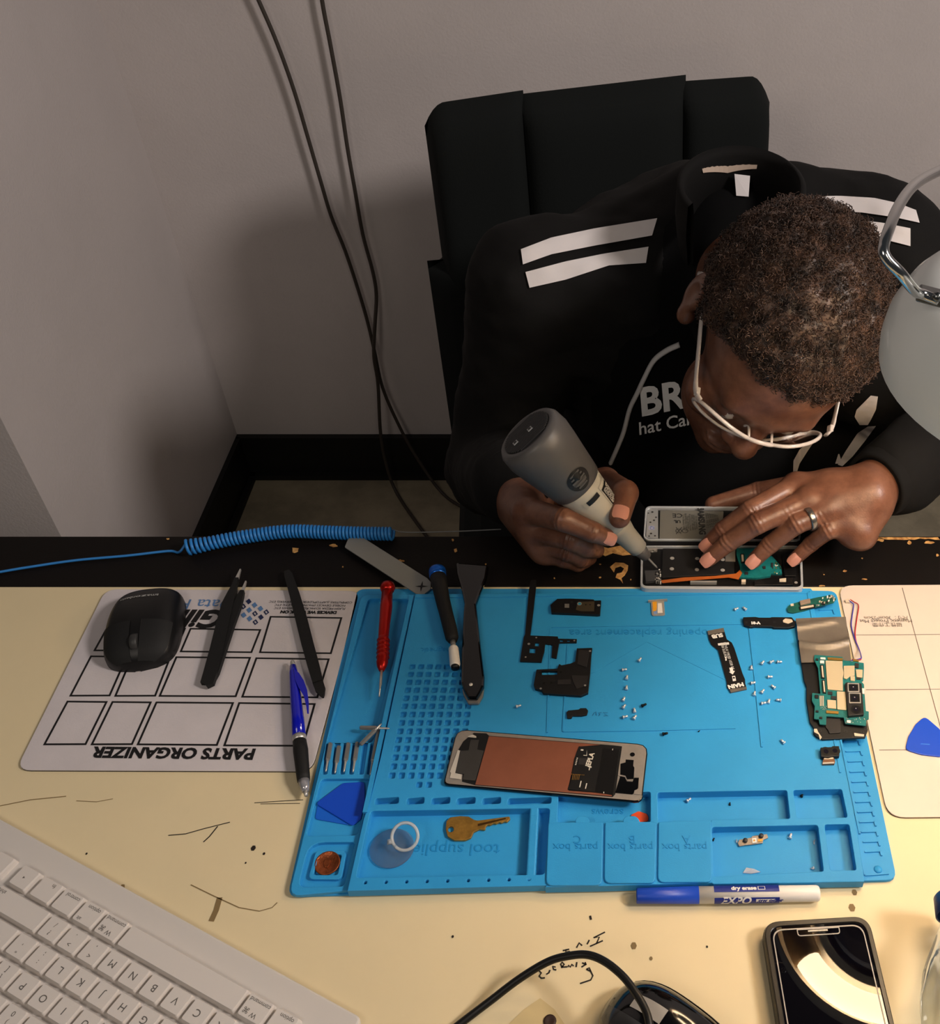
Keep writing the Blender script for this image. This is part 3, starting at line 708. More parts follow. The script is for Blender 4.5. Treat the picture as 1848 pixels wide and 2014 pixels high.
mb = MB().tube(catmull([*[Vector((wallp(612, -150).x-.01, YB-.008, z_)) for z_ in (2.55, 1.9, 1.5, 1.28, 1.16)], wallp(612, -150), wallp(633, 0), wallp(648, 80), wallp(668, 190), wallp(683, 290), wallp(697, 370), wallp(713, 460), wallp(733, 535), wallp(740, 582), wallp(737, 640, .022), wallp(735, 700, .030), wallp(743, 755, .034), aty(748, 850, 1.69), aty(759, 912, 1.69), floorp(779, 968), floorp(826, 1038), floorp(860, 1080)], 6), .0034, 8); build('cable', mb, CABLE, c2)

# ---------------------------------------------------------------- dry-erase marker
EXB = mat('marker_cap_blue', (22, 66, 176), .4); EXL = mat('marker_label_navy', (28, 44, 128), .45)
ex = thing('dry_erase_marker', 'blue and white dry-erase marker in front of the repair mat', 'marker', at(1430, 1768, 0))
e0, e1 = at(1251, 1762, .0068), at(1611, 1757, .0068); ed = (e1-e0).normalized(); EL = (e1-e0).length; ER = .0063
view = (CAM-(e0+e1)/2); view = (view-ed*view.dot(ed)).normalized(); side = ed.cross(view)   # side: towards the viewer's bottom or top
if side.z < 0: side = -side
def epos(s, ang, r): return e0+ed*(s*EL)+(view*math.cos(ang)+side*math.sin(ang))*r
def eband(s0, s1, a0, a1, r, m, mb, ns=2, na=10):
    vs = [epos(s0+(s1-s0)*i/ns, a0+(a1-a0)*j/na, r) for i in range(ns+1) for j in range(na+1)]
    mb.add(vs, [(i*(na+1)+j, i*(na+1)+j+1, (i+1)*(na+1)+j+1, (i+1)*(na+1)+j) for i in range(ns) for j in range(na)], m, True)
mb = MB().lathe([(0, .0052), (.001, .0056), (EL*.34, ER), (EL*.341, .003)], e0, ed, 28); build('cap', mb, EXB, ex)
mb = MB().lathe([(EL*.335, .004), (EL*.336, ER*.985), (EL*.985, ER*.93), (EL*.995, ER*.85), (EL, ER*.7)], e0, ed, 28); build('barrel', mb, WHITEP, ex)
mb = MB(); eband(.422, .776, .28, 1.9, ER+.00012, EXL, mb); eband(.422, .776, -.35, -2.2, ER+.00012, EXL, mb); build('label_band', mb, EXL, ex)
mb = MB()
def etext(t, s, ang, size, m, **k):
    me = text_mesh(t, size, align='LEFT', **k); vs = [epos(s+v.co.x/EL, ang+v.co.y/ER, ER+.0003) for v in me.vertices]
    mb.add(vs, [tuple(p.vertices) for p in me.polygons], m)
etext('EXPO', .455, -.80, .0086, WHITEP, bold=.00025, shear=.25, sx=1.0); etext('dry erase', .515, .72, .0042, WHITEP, bold=.0002, sx=1.15)
eband(.648, .755, -.55, -.98, ER+.0002, WHITEP, mb); etext('low odor', .652, -.75, .0040, EXL, bold=.0002, sx=1.25); eband(.66, .70, .5, .56, ER+.0002, WHITEP, mb); eband(.66, .70, .95, 1.0, ER+.0002, WHITEP, mb); eband(.66, .664, .5, 1.0, ER+.0002, WHITEP, mb); eband(.697, .70, .5, 1.0, ER+.0002, WHITEP, mb)
build('label_text', mb, WHITEP, ex)

# ---------------------------------------------------------------- smartphone in a case
zk = .2045; K_ = lambda L: [(1470+a*zk, 1760+b*zk) for a, b in L]
ph = thing('smartphone', 'black smartphone in a dark case reflecting the ring lamp, at the bottom right', 'phone', at(1630, 1930, 0))
H1 = .0125
q = [at(*p, H1) for p in K_([(128, 252), (1168, 190)])]; bl, br = [at(*p, H1) for p in K_([(240, 1242), (1402, 1242)])]
wv = q[1]-q[0]; lv = ((bl-q[0]).normalized()+(br-q[1]).normalized()).normalized(); lv = (lv-wv.normalized()*lv.dot(wv.normalized())).normalized(); PLn = .162
o0 = q[0]; cw = wv
def phq(u0, u1, v0, v1): return [o0+cw*u0+lv*v0, o0+cw*u1+lv*v0, o0+cw*u1+lv*v1, o0+cw*u0+lv*v1]
mb = MB(); mb.mesh(plate_mesh([rnd_poly(phq(0, 1, 0, PLn), .013, 8), rnd_poly(phq(.055, .945, .0045, PLn-.0045), .010, 8)][:1], DESK, DESK+H1-.0004, .003)); mb.mesh(plate_mesh([rnd_poly(phq(.012, .988, .001, PLn-.001), .012, 8), rnd_poly(phq(.06, .94, .005, PLn-.005), .009, 8)], DESK+H1-.001, DESK+H1+.0006, .0006)); build('case', mb, mat('phone_case_black', (20, 16, 14), .28), ph)
mb = MB(); mb.prism(rnd_poly(phq(.06, .94, .005, PLn-.005), .009, 8), DESK+.004, DESK+H1-.0002); build('screen', mb, mat('phone_screen_glass', (7, 5, 9), .015, spec=.8), ph)
mb = MB(); mb.mesh(plate_mesh([rnd_poly(phq(.082, .918, .0068, PLn-.0068), .0085, 8), rnd_poly(phq(.092, .908, .0077, PLn-.0077), .008, 8)], DESK+H1-.0002, DESK+H1+.0001)); build('screen_protector_rim', mb, mat('rim_grey', (168, 160, 152), .3), ph)
mb = MB(); nq = [o0+cw*.31+lv*.0075, o0+cw*.70+lv*.0075, o0+cw*.70+lv*.0128, o0+cw*.31+lv*.0128]
mb.mesh(plate_mesh([rnd_poly(nq, [.0005, .0005, .003, .003], 5), rnd_poly([o0+cw*.318+lv*.0083, o0+cw*.692+lv*.0083, o0+cw*.692+lv*.0121, o0+cw*.318+lv*.0121], [.0003, .0003, .0026, .0026], 5)], DESK+H1-.0002, DESK+H1+.00012)); build('notch', mb, mat('rim_grey', (150, 142, 135), .3), ph)
mb = MB(); mb.box(o0+cw*.5+lv*.0095+Vector((0, 0, .0001)), (.014, .0012, .0004), M=Matrix.Rotation(math.atan2(cw.y, cw.x), 3, 'Z')); build('earpiece', mb, STEELD, ph)

# ---------------------------------------------------------------- glossy corded mouse at the bottom edge
gm = thing('corded_mouse', 'glossy black corded mouse at the bottom edge below the handwriting', 'mouse', at(1250, 2030, 0))
g0, g1_ = at(1189, 1975, .004), at(1370, 2105, .004); gd = (g1_-g0).normalized(); gs = Vector((-gd.y, gd.x, 0)); GL = .105
g0 = at(1190, 1962, .012)*1; g0.z = DESK; 
def gpt(s, ph_, off=0):
    e = (1-abs(2*s-1)**3.2)**.5; w_ = .0305*e; hh_ = (.012+.023*math.sin(PI*min(1, .2+s*.75)))*(1-abs(2*s-1)**4)**.5
    c, d = math.cos(ph_), math.sin(ph_); x = w_*abs(c)**.8*(1 if c > 0 else -1)
    return g0+gd*(s*GL)+gs*x*(1+off*20)+Vector((0, 0, hh_*abs(d)**.7+off))
def gpatch(s0, s1, p0, p1, ns, npz, off=0):
    vs = [gpt(s0+(s1-s0)*i/ns, p0+(p1-p0)*j/npz, off) for i in range(ns+1) for j in range(npz+1)]
    return vs, [(i*(npz+1)+j, i*(npz+1)+j+1, (i+1)*(npz+1)+j+1, (i+1)*(npz+1)+j) for i in range(ns) for j in range(npz)]
mb = MB(); mb.add(*gpatch(.001, .999, 0, PI, 36, 22), smooth=True); build('body', mb, GLOSSB, gm)
mb = MB(); mb.add(*gpatch(.06, .45, 1.75, 2.35, 10, 6, .0004), smooth=True); build('button', mb, mat('grey_glossy', (58, 58, 60), .15, coat=.4), gm)
mb = MB(); mb.add(*gpatch(.2, .42, 1.35, 1.6, 8, 5, .0005), smooth=True); build('scroll_wheel', mb, mat('wheel_light', (150, 146, 140), .3), gm)
mb = MB(); mb.add(*gpatch(.1, .95, .25, .55, 16, 5, .0004), smooth=True); build('side_panel', mb, PBLK2, gm)
L_ = lambda L: [(880+a*.2814, 1850+b*.2814) for a, b in L]
pts = [at(a, b, c) for (a, b), c in zip(L_([(-250, 850), (-60, 700), (90, 580), (300, 420), (500, 268), (700, 148), (850, 106), (980, 100), (1100, 148), (1220, 245), (1310, 360), (1380, 480), (1410, 590), (1425, 760)]), (.003, .003, .004, .010, .02, .03, .036, .040, .043, .045, .046, .046, .046, .040))]
mb = MB().tube(catmull(pts, 8), .0027, 12); build('cable', mb, mat('black_cable', (12, 11, 10), .45), gm)
mb = MB(); c = at(1081, 2008, .0005); mb.lathe([(0, .0045), (.001, .0043), (.0012, .003), (.0006, .0015)], c-Vector((0, 0, .0005)), (0, 0, 1), 16); single_o = build('rubber_grommet', mb, mat('grommet_brown', (52, 32, 22), .6), None, c); tagp(single_o, 'small dark brown rubber disc on the faint square stain at the bottom edge', 'disc')

# ---------------------------------------------------------------- water bottle (right edge)
PET = mat('clear_pet', (232, 238, 238), .06, trans=.92, ior=1.3, spec=.6)
B0, B1 = Vector((.206, .150, DESK+.0325)), Vector((.228, .356, DESK+.0325)); BAX = (B1-B0).normalized(); BL = (B1-B0).length
bt = thing('water_bottle', 'clear ribbed plastic water bottle with a blue cap at the right edge', 'bottle', (.217, .25, DESK))
e1b = BAX.cross(Vector((0, 0, 1))).normalized(); e2b = Vector((0, 0, 1))
mb = MB(); nz, na = 70, 56; vs = []; fs = []
for i in range(nz+1):
    z = BL*i/nz; q_ = BL-z                # q_: distance from the mouth
    r = float(np.interp(q_, [0, .012, .014, .03, .048, .07, BL-.006, BL], [.0118, .0118, .0125, .0185, .0262, .0312, .0312, .026]))
    for k in range(na):
        a = 2*PI*k/na; rr_b = r+(.0010*math.sin(9*a+z*95)*min(1, max(0, (q_-.018)/.02)))
        vs.append(B0+BAX*z+(e1b*math.cos(a)+e2b*math.sin(a))*rr_b)
for i in range(nz):
    for k in range(na): fs.append((i*na+k, i*na+(k+1) % na, (i+1)*na+(k+1) % na, (i+1)*na+k))
fs.append(tuple(range(na))[::-1]); mb.add(vs, fs, smooth=True); build('body', mb, PET, bt)
mb = MB().lathe([(-.009, .0138), (-.009, .0150), (.004, .0150), (.006, .0135), (.006, 0)], B1, BAX, 32, caps=False); build('cap', mb, mat('cap_blue', (18, 60, 120), .4), bt)
# ================================================================ white keyboard (bottom left, upside down to the viewer)
KEYW = mat('keyboard_white', (206, 200, 194), .4)
KEYT = mat('keycap_white', (212, 205, 199), .42)
LEG = mat('key_legend_grey', (96, 92, 88), .6)
zq = .3463; Q_ = lambda a, b: (a*zq, 1560+b*zq)
HK = .0125
kM = at(*Q_(640, 968), HK); kC = at(*Q_(1140, 1260), HK)
kl = (kC-kM).normalized()                       # towards the keyboard's left side
kr = -kl
kup = Vector((kl.y, -kl.x, 0))                   # towards the function keys
if kup.y > 0: kup = -kup
U = .0190
OR = kM-kr*(8.75*U)                              # key unit 0 on the letter-row-3 centre line
def kp(u, row, z=0): return OR+kr*(u*U)+kup*(row*U)+Vector((0, 0, z))
kb = thing('keyboard', 'white desktop keyboard with square white keys at the lower left', 'keyboard', (kM.x, kM.y, DESK))
fe = at(300, 1776, .006)
dfe = (fe-OR).dot(kup)/U
mb = MB(); q = [kp(-.4, dfe, 0), kp(22.5, dfe, 0), kp(22.5, 5.0, 0), kp(-.4, 5.0, 0)]
mb.prism(rnd_poly(q, .005, 5), DESK, DESK+.0072, KEYW, bev=.0015)
build('case', mb, KEYW, kb)
def key(u0, u1, row, legends, hh=1.0):
    g = .0008; w_ = (u1-u0)*U-2*g; d_ = U*hh-2*g; c = kp((u0+u1)/2, row); mbk = MB(); tp = .0013
    zs = [(DESK+.0066, 0), (DESK+.0112, .0007), (DESK+HK, tp)]
    vs = []; base = []
    for z, ins in zs:
        P = [c+kr*(sx*(w_/2-ins))+kup*(sy*(d_/2-ins)) for sx, sy in ((-1, -1), (1, -1), (1, 1), (-1, 1))]
        R = rnd_poly([(p.x, p.y) for p in P], .0016, 3); vs += [Vector((p.x, p.y, z)) for p in R]; n = len(R)
    fs = [tuple(range(2*n, 3*n))]
    for i in range(2):
        for k in range(n): fs.append((i*n+k, i*n+(k+1) % n, (i+1)*n+(k+1) % n, (i+1)*n+k))
    mbk.add(vs, fs, KEYT)
    for t, ox, oy, s in legends:
        add_text(mbk, t, s, Vector((c.x, c.y, DESK+HK+.00015))+kr*ox+kup*oy, kr, kup, LEG)
    # skip what lies outside the frame
    px, py, _ = proj((c.x, c.y, DESK+HK))
    if -70 < px < 760 and 1500 < py < 2110: build('key', mbk, KEYT, kb)
BIG = .0072
r3 = [('X', 3.75), ('C', 4.75), ('V', 5.75), ('B', 6.75), ('N', 7.75), ('M', 8.75)]
for t, u in r3: key(u-.5, u+.5, 0, [(t, 0, 0, BIG)])
for a, b, u in ((',', '<', 9.75), ('.', '>', 10.75), ('/', '?', 11.75)): key(u-.5, u+.5, 0, [(b, 0, .003, .005), (a, 0, -.003, .005)])
key(12.25, 15, 0, [('shift', .02, -.0045, .0042)])
for k, t in enumerate('FGHJKL'): key(4.75+k, 5.75+k, 1, [(t, 0, 0, BIG)])
key(10.75, 11.75, 1, [(':', 0, .003, .005), (';', 0, -.003, .005)]); key(11.75, 12.75, 1, [('"', 0, .003, .005), ("'", 0, -.003, .005)]); key(12.75, 15, 1, [('return', .014, -.0045, .0042)])
for k, t in enumerate('TYUIOP'): key(5.5+k, 6.5+k, 2, [(t, 0, 0, BIG)])
key(11.5, 12.5, 2, [('{', 0, .003, .005), ('[', 0, -.003, .005)]); key(12.5, 13.5, 2, [('}', 0, .003, .005), (']', 0, -.003, .005)]); key(13.5, 15, 2, [('|', 0, .003, .005)])
for k, (a, b) in enumerate((('^', '6'), ('&', '7'), ('*', '8'), ('(', '9'), (')', '0'), ('_', '-'), ('+', '='))): key(6+k, 7+k, 3, [(a, 0, .003, .0045), (b, 0, -.003, .005)])
# bottom row: spacebar and modifiers, slightly deeper keys
sb0 = 3.62; sb1 = 9.28
key(sb0, sb1, -1, [])
CMD = [('command', -.0005, -.0046, .0042), ('⌘', .0050, .0030, .0052), ('W', -.0015, .0040, .0048)]
key(sb1, sb1+1.17, -1, CMD); key(sb0-1.17, sb0, -1, CMD)
key(sb1+1.17, sb1+2.27, -1, [('option', -.001, -.0046, .0042), ('alt', .004, .0052, .0036)]); key(sb0-2.3, sb0-1.17, -1, [('option', -.001, -.0046, .0042)])
key(sb1+2.27, sb1+3.37, -1, [('control', -.001, -.0046, .0042)]); key(sb1+3.37, sb1+4.5, -1, [('fn', -.003, -.0046, .0042)]); key(sb1+4.6, sb1+5.6, -1, [('◂', 0, 0, .006)])
for u in (15.25, 16.25, 17.25): key(u, u+1, 0 if u == 16.25 else -1, [('▴' if u == 16.25 else '▾', 0, 0, .006)])
# ================================================================ small things on the repair mat
ZT = ZM+.0001                                        # top of the work area
zG = .2597; G_ = lambda L: [(820+a*zG, 1380+b*zG) for a, b in L]
zB = 570/1848; B_ = lambda L: [(550+a*zB, 1480+b*zB) for a, b in L]
zI = .2482; I_ = lambda L: [(1500+a*zI, 1140+b*zI) for a, b in L]
zJ = 300/1678; J_ = lambda L: [(1360+a*zJ, 1160+b*zJ) for a, b in L]
zH = .1948; H_ = lambda L: [(600+a*zH, 1400+b*zH) for a, b in L]
def slab(mb, px, h0, h1, m=None, r=0, bev=0, holes=()):
    loops = [rnd_poly(P2(px, h1), r, 3)]+[rnd_poly(P2(hq, h1), 0) for hq in holes]
    me = plate_mesh(loops, DESK+h0, DESK+h1, bev); mb.mesh(me, m); bpy.data.meshes.remove(me); return mb
def disc(mb, px, py, h, r, m=None, n=16, th=.0002, ry=1):
    c = at(px, py, h); mb.add([c+Vector((r*math.cos(2*PI*k/n), r*ry*math.sin(2*PI*k/n), 0)) for k in range(n)], [tuple(range(n))], m); return mb
def flatpoly(mb, px, h, m=None): return mb.add(P2(px, h), [tuple(range(len(px)))], m)

# ---------------------------------------------------------------- display panel
dp = thing('display_panel', 'removed phone display panel with a copper sheet lying on the blue mat', 'display panel', at(1075, 1508, ZT))
H0, H2 = ZT+.0004, ZT+.0032
mb = MB(); slab(mb, G_([(300, 206), (1752, 322), (1702, 762), (196, 626)]), H0, H2, None, [.009, .009, .006, .004], .0008); build('glass', mb, mat('display_glass_black', (8, 8, 9), .2), dp)
SILV = mat('display_frame_silver', (150, 142, 134), .5, metal=.3, var=.12, vscale=80)
mb = MB(); slab(mb, G_([(306, 214), (1742, 330), (1694, 752), (208, 618)]), H2-.0004, H2+.0001, None, [.008, .008, .005, .004]); build('frame', mb, SILV, dp)
e_ = H2+.0003
mb = MB(); slab(mb, G_([(430, 236), (525, 240), (545, 258), (1480, 330), (1552, 338), (1500, 700), (1480, 722), (440, 632), (340, 605), (345, 550), (282, 540), (330, 370), (312, 365), (350, 300)]), e_-.0003, e_, None, .0004); build('backing', mb, mat('display_back_black', (7, 7, 8), .55), dp)
mb = MB(); slab(mb, G_([(405, 288), (468, 290), (455, 362), (505, 372), (440, 598), (345, 590), (355, 548), (290, 540), (325, 372), (390, 368)]), e_, e_+.0003); build('graphite_pad', mb, mat('pad_dark_grey', (50, 48, 46), .7, var=.1, vscale=120), dp)
mb = MB(); slab(mb, G_([(544, 262), (1385, 326), (1225, 340), (1190, 440), (1140, 664), (1150, 674), (1480, 700), (1472, 716), (440, 628)]), e_, e_+.0003); build('copper_sheet', mb, mat('copper_sheet', (146, 88, 66), .5, metal=.35, var=.1, vscale=40), dp, label='copper coloured sheet')
mb = MB(); slab(mb, G_([(1225, 338), (1535, 356), (1482, 706), (1415, 694), (1140, 664), (1165, 600), (1190, 430)]), e_+.0003, e_+.0008); flex = build('flex_board', mb, mat('flex_black', (16, 15, 15), .45), dp)
mb = MB(); G_LINE = mat('board_print_white', (210, 204, 190), .6); CHIP = mat('chip_dark', (44, 42, 42), .4)
GOLD = mat('gold_contact', (190, 146, 72), .35, metal=.8)
for q in [[(1240, 360), (1260, 362), (1258, 372), (1238, 370)], [(1285, 365), (1287, 410), (1260, 408), (1258, 404), (1282, 405)]]: flatpoly(mb, G_(q), e_+.0010, G_LINE)
flatpoly(mb, G_([(1228, 425), (1290, 430), (1280, 480), (1220, 475)]), e_+.0010, CHIP)
for k in range(5): flatpoly(mb, G_([(1208-k*3, 425+k*12), (1218-k*3, 425+k*12), (1217-k*3, 431+k*12), (1207-k*3, 431+k*12)]), e_+.0010, G_LINE)
for k in range(5): flatpoly(mb, G_([(1180+k*12, 550), (1184+k*12, 550), (1176+k*12, 592), (1172+k*12, 592)]), e_+.0010, GOLD)
for k in range(8): flatpoly(mb, G_([(1168+k*13, 545+k*1), (1174+k*13, 546+k), (1174+k*13, 552+k), (1168+k*13, 551+k)]), e_+.0011, GOLD)
for q in [[(1238, 600), (1246, 600), (1234, 650), (1227, 648)], [(1280, 618), (1288, 618), (1278, 660), (1271, 660)], [(1292, 488), (1312, 490), (1305, 520), (1299, 518), (1303, 496), (1292, 494)],
          [(1410, 682), (1416, 682), (1416, 694), (1410, 694)], [(1478, 356), (1484, 356), (1482, 368), (1476, 368)]]: flatpoly(mb, G_(q), e_+.0010, G_LINE)
flatpoly(mb, G_([(1410, 352), (1530, 360), (1480, 704), (1345, 686)]), e_+.0009, mat('flex_black2', (10, 9, 9), .35))
tp_ = G_([(1310, 440)])[0]; add_text(mb, 'JEPLA', .0055, at(*tp_, e_+.0011), at(*G_([(1330, 380)])[0], e_)-at(*G_([(1296, 480)])[0], e_), at(*G_([(1200, 430)])[0], e_)-at(*G_([(1300, 440)])[0], e_), G_LINE, bold=.0002)
build('board_print', mb, G_LINE, flex)
mb = MB(); slab(mb, G_([(1552, 338), (1660, 344), (1712, 395), (1705, 428), (1728, 432), (1690, 704), (1640, 700), (1645, 672), (1675, 660), (1680, 575), (1640, 570), (1628, 600), (1590, 600), (1572, 570), (1520, 560), (1525, 520)]), e_, e_+.0003, None, .0005); build('camera_surround', mb, SILV, dp)
mb = MB(); slab(mb, G_([(1540, 560), (1572, 572), (1588, 604), (1632, 606), (1644, 576), (1678, 578), (1672, 655), (1630, 702), (1500, 690)]), e_, e_+.00025); slab(mb, G_([(1580, 438), (1640, 442), (1636, 485), (1645, 500), (1640, 585), (1590, 588), (1578, 560), (1538, 552), (1540, 470), (1578, 460)]), e_+.0002, e_+.0005); disc(mb, *G_([(1630, 400)])[0], e_+.0006, .0020); build('camera_window', mb, mat('camera_window_black', (5, 5, 6), .15), dp)
mb = MB(); flatpoly(mb, G_([(384, 262), (420, 248), (448, 262), (448, 274), (384, 268)]), e_+.0003); flatpoly(mb, G_([(308, 366), (326, 372), (288, 540), (338, 552), (334, 588), (246, 578), (258, 540), (248, 530)]), e_+.0003); build('adhesive_tab', mb, mat('adhesive_grey', (186, 180, 170), .6), dp)

# ---------------------------------------------------------------- coin, key, suction cup, picks
cn = at(*B_([(304, 708)])[0], ZF+.0022)
COP = mat('penny_copper', (166, 88, 50), .35, metal=.7, var=.35, vscale=260, bump=.2, bscale=700)
pe = thing('coin', 'worn copper penny in the square coin pocket of the blue mat', 'coin', cn)
nrm_c = Vector((-.03, -.05, 1)).normalized()
mb = MB().lathe([(0, .0090), (.0003, .0095), (.0013, .0095), (.0015, .0092), (.0015, .0086), (.00125, .0084), (.00125, 0)], cn-nrm_c*.0003, nrm_c, 40); build('disc', mb, COP, pe)
mb = MB(); rel = [(-.0012, -.0035), (.0012, -.0042), (.0024, -.001), (.0022, .002), (0, .0042), (-.0024, .0022), (-.0026, -.0008)]
t1 = Vector((1, 0, .03)).normalized(); t2 = nrm_c.cross(t1)
me = plate_mesh([rnd_poly(rel, .0012, 3)], .0, .0005, .0002); mb.mesh(me, None, plane_M(cn+nrm_c*.00095, t1, t2)); build('relief', mb, COP, pe)
ky = thing('door_key', 'brass door key lying in the large tray of the blue mat', 'key', at(*B_([(1200, 490)])[0], ZF))
BRASS = mat('aged_brass', (182, 136, 62), .38, metal=.6, var=.3, vscale=180)
ko = [(1062, 440), (1085, 414), (1150, 405), (1205, 409), (1240, 430), (1262, 434), (1465, 408), (1469, 424), (1448, 444), (1432, 440), (1412, 450), (1400, 444), (1380, 455), (1362, 452), (1340, 464), (1325, 460), (1312, 474), (1310, 494), (1272, 490), (1236, 508), (1218, 545), (1182, 560), (1112, 560), (1070, 535), (1057, 490)]
hc = [(1090+19*math.cos(k*PI/5), 490+19*math.sin(k*PI/5)) for k in range(10)]
mb = MB(); me = plate_mesh([rnd_poly(P2(B_(ko), .0045), .0012, 3), P2(B_(hc), .0045)], DESK+ZF+.0004, DESK+ZF+.0026, .0004); mb.mesh(me); build('blank', mb, BRASS, ky)
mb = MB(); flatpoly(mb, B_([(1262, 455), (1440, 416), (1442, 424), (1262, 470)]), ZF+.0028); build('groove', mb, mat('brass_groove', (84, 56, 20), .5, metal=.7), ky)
CLEAR = mat('clear_vinyl', (205, 216, 226), .08, trans=.93, ior=1.12, spec=.5)
su = thing('suction_cup', 'clear plastic suction cup with a finger ring in the large tray', 'suction cup', at(*B_([(716, 612)])[0], ZF))
sc0 = at(*B_([(716, 612)])[0], ZF+.001)
mb = MB().lathe([(0, .0165), (.0006, .0168), (.0012, .0163), (.0022, .0125), (.0042, .0065), (.0075, .0048), (.0080, 0)], sc0, (0, 0, 1), 40); build('cup', mb, CLEAR, su)
rc_ = at(*B_([(797, 536)])[0], .0135); rn = (CAM-rc_).normalized()*.9+Vector((-.25, .0, 0)); rn.normalize()
ra = rn.orthogonal().normalized(); rb = rn.cross(ra)
mb = MB().tube([rc_+ra*(.0100*math.cos(2*PI*k/40))+rb*(.0100*math.sin(2*PI*k/40)) for k in range(40)], .0013, 10, closed=True)
mb.tube([sc0+Vector((0, 0, .006)), at(*B_([(706, 555)])[0], .0105)], .0026, 12); build('finger_ring', mb, mat('clear_ring', (226, 228, 226), .06, trans=.55, ior=1.4, spec=.7), su)
def pick(name, label, px, h0, th, m, grp=None, r=.003):
    t = thing(name, label, 'pick', at(sum(p[0] for p in px)/len(px), sum(p[1] for p in px)/len(px), h0), grp)
    mb = MB(); slab(mb, px, h0, h0+th, None, r, th*.45); build('body', mb, m, t); return t
tt = pick('opening_pick', 'blue opening pick with a translucent edge underneath another pick in the blue mat pocket', A_([(205, 1222), (330, 1135), (430, 1130), (400, 1300), (350, 1318), (192, 1290)]), ZF+.0002, .0008, mat('blue_pick_under', (20, 96, 206), .35))
tt = pick('opening_pick', 'opaque blue opening pick on top of the pair in the blue mat pocket', A_([(428, 1112), (432, 1200), (412, 1290), (372, 1324), (194, 1216), (326, 1118)]), ZF+.0012, .0009, BLUEP)
tri = [(1818, 1408), (1846, 1432), (1866, 1458), (1876, 1482), (1846, 1488), (1812, 1484), (1779, 1474), (1786, 1448), (1800, 1424)]
tt = pick('opening_pick', 'rounded triangular blue opening pick lying on the white magnetic mat', tri, .0022, .0012, BLUEP, None, .004)
mb = MB(); flatpoly(mb, [(1810, 1462), (1828, 1463), (1828, 1465), (1810, 1464)], .0036); build('moulded_line', mb, mat('pick_line', (60, 120, 216), .4), tt)
tt = pick('guitar_pick', 'orange red pick poking out beneath the parts box tab', D_([(462, 262), (480, 254), (500, 243), (545, 258), (552, 276), (550, 297), (500, 300), (470, 290)]), ZF+.0004, .001, mat('orange_red_pick', (206, 74, 40), .4))

# ---------------------------------------------------------------- screwdriver bits
def bit(label, a, b, h, hb=None, frac=.58, grp='silver bits in the narrow slots'):
    p, q = at(*H_([a])[0], h), at(*H_([b])[0], hb if hb else h); L = (q-p).length; d = (q-p).normalized()
    t = thing('screwdriver_bit', label, 'bit', (p+q)/2, grp)
    mb = MB().lathe([(0, .0012), (.0008, .0019), (L*frac, .0020), (L*frac+.0015, .0012)], p, d, 6, smooth=False); build('shank', mb, STEELD, t)
    mb = MB().lathe([(L*frac+.001, .0014), (L*frac+.003, .0010), (L*.92, .0008), (L, .0004)], p, d, 10); build('tip', mb, STEEL, t)
hb_ = ZL+.0002
bit('stubby bit in the leftmost slot of the left bit row', (255, 315), (207, 606), hb_)
bit('second bit from the left in the slot row', (340, 345), (300, 622), hb_)
bit('bright third bit from the left in the slot row', (436, 315), (390, 610), hb_)
bit('fourth bit from the left whose head touches the diagonal bit', (526, 308), (482, 610), hb_)
bit('long double bit lying along the right edge of the bit slots', (742, 185), (655, 640), ZL+.002, .0075, .68)
bit('slanted bit resting across the heads of the slot row', (556, 335), (770, 120), ZL+.0045, ZM+.0028, .66, 'loose bits above the slot row')
bit('bit lying crosswise with its point over the ridge', (553, 160), (850, 168), ZM-.001, ZM+.0022, .55, 'loose bits above the slot row')

# ---------------------------------------------------------------- black phone brackets and modules
BRK = mat('bracket_black', (13, 12, 13), .5, bump=.04, bscale=900); BRK2 = mat('bracket_charcoal', (36, 34, 35), .45); SILVP = mat('silver_pad', (176, 172, 166), .4, metal=.5)
tk = thing('antenna_bracket', 'black L-shaped antenna bracket with square holes and a long strip', 'bracket', at(1060, 1270, ZT))
o_ = [(228, -70), (262, -70), (262, -20), (246, 130), (222, 318), (415, 325), (417, 340), (548, 343), (546, 368), (424, 370), (405, 478), (370, 470), (376, 385), (326, 376), (320, 430), (308, 470), (300, 505), (150, 500), (152, 480), (176, 330), (185, 310), (212, 0)]
mb = MB(); slab(mb, C_(o_), ZT, ZT+.0016, None, .0005, .0003, [C_([(218, 406), (258, 408), (256, 442), (216, 440)]), C_([(256, 368), (284, 370), (282, 394), (254, 392)]), C_([(430, 348), (450, 349), (449, 362), (429, 361)]), C_([(480, 349), (498, 350), (497, 362), (479, 361)])]); build('frame', mb, BRK, tk)
mb = MB(); disc(mb, *C_([(212, 378)])[0], ZT+.0018, .0012); disc(mb, *C_([(190, 470)])[0], ZT+.0018, .0008); disc(mb, *C_([(264, 334)])[0], ZT+.0018, .0008); disc(mb, *C_([(530, 355)])[0], ZT+.0018, .0008); build('screw_boss', mb, SILVP, tk)
tk = thing('speaker_bracket', 'larger black stepped bracket with a slot below the L-shaped bracket', 'bracket', at(1105, 1325, ZT))
o_ = [(265, 556), (410, 550), (424, 515), (440, 526), (500, 515), (535, 500), (547, 408), (656, 404), (650, 440), (640, 590), (626, 718), (575, 740), (312, 722), (300, 702), (256, 690), (246, 660)]
mb = MB(); slab(mb, C_(o_), ZT, ZT+.003, None, .0006, .0004, [C_([(302, 566), (410, 566), (410, 592), (302, 594)])]); build('body', mb, BRK, tk)
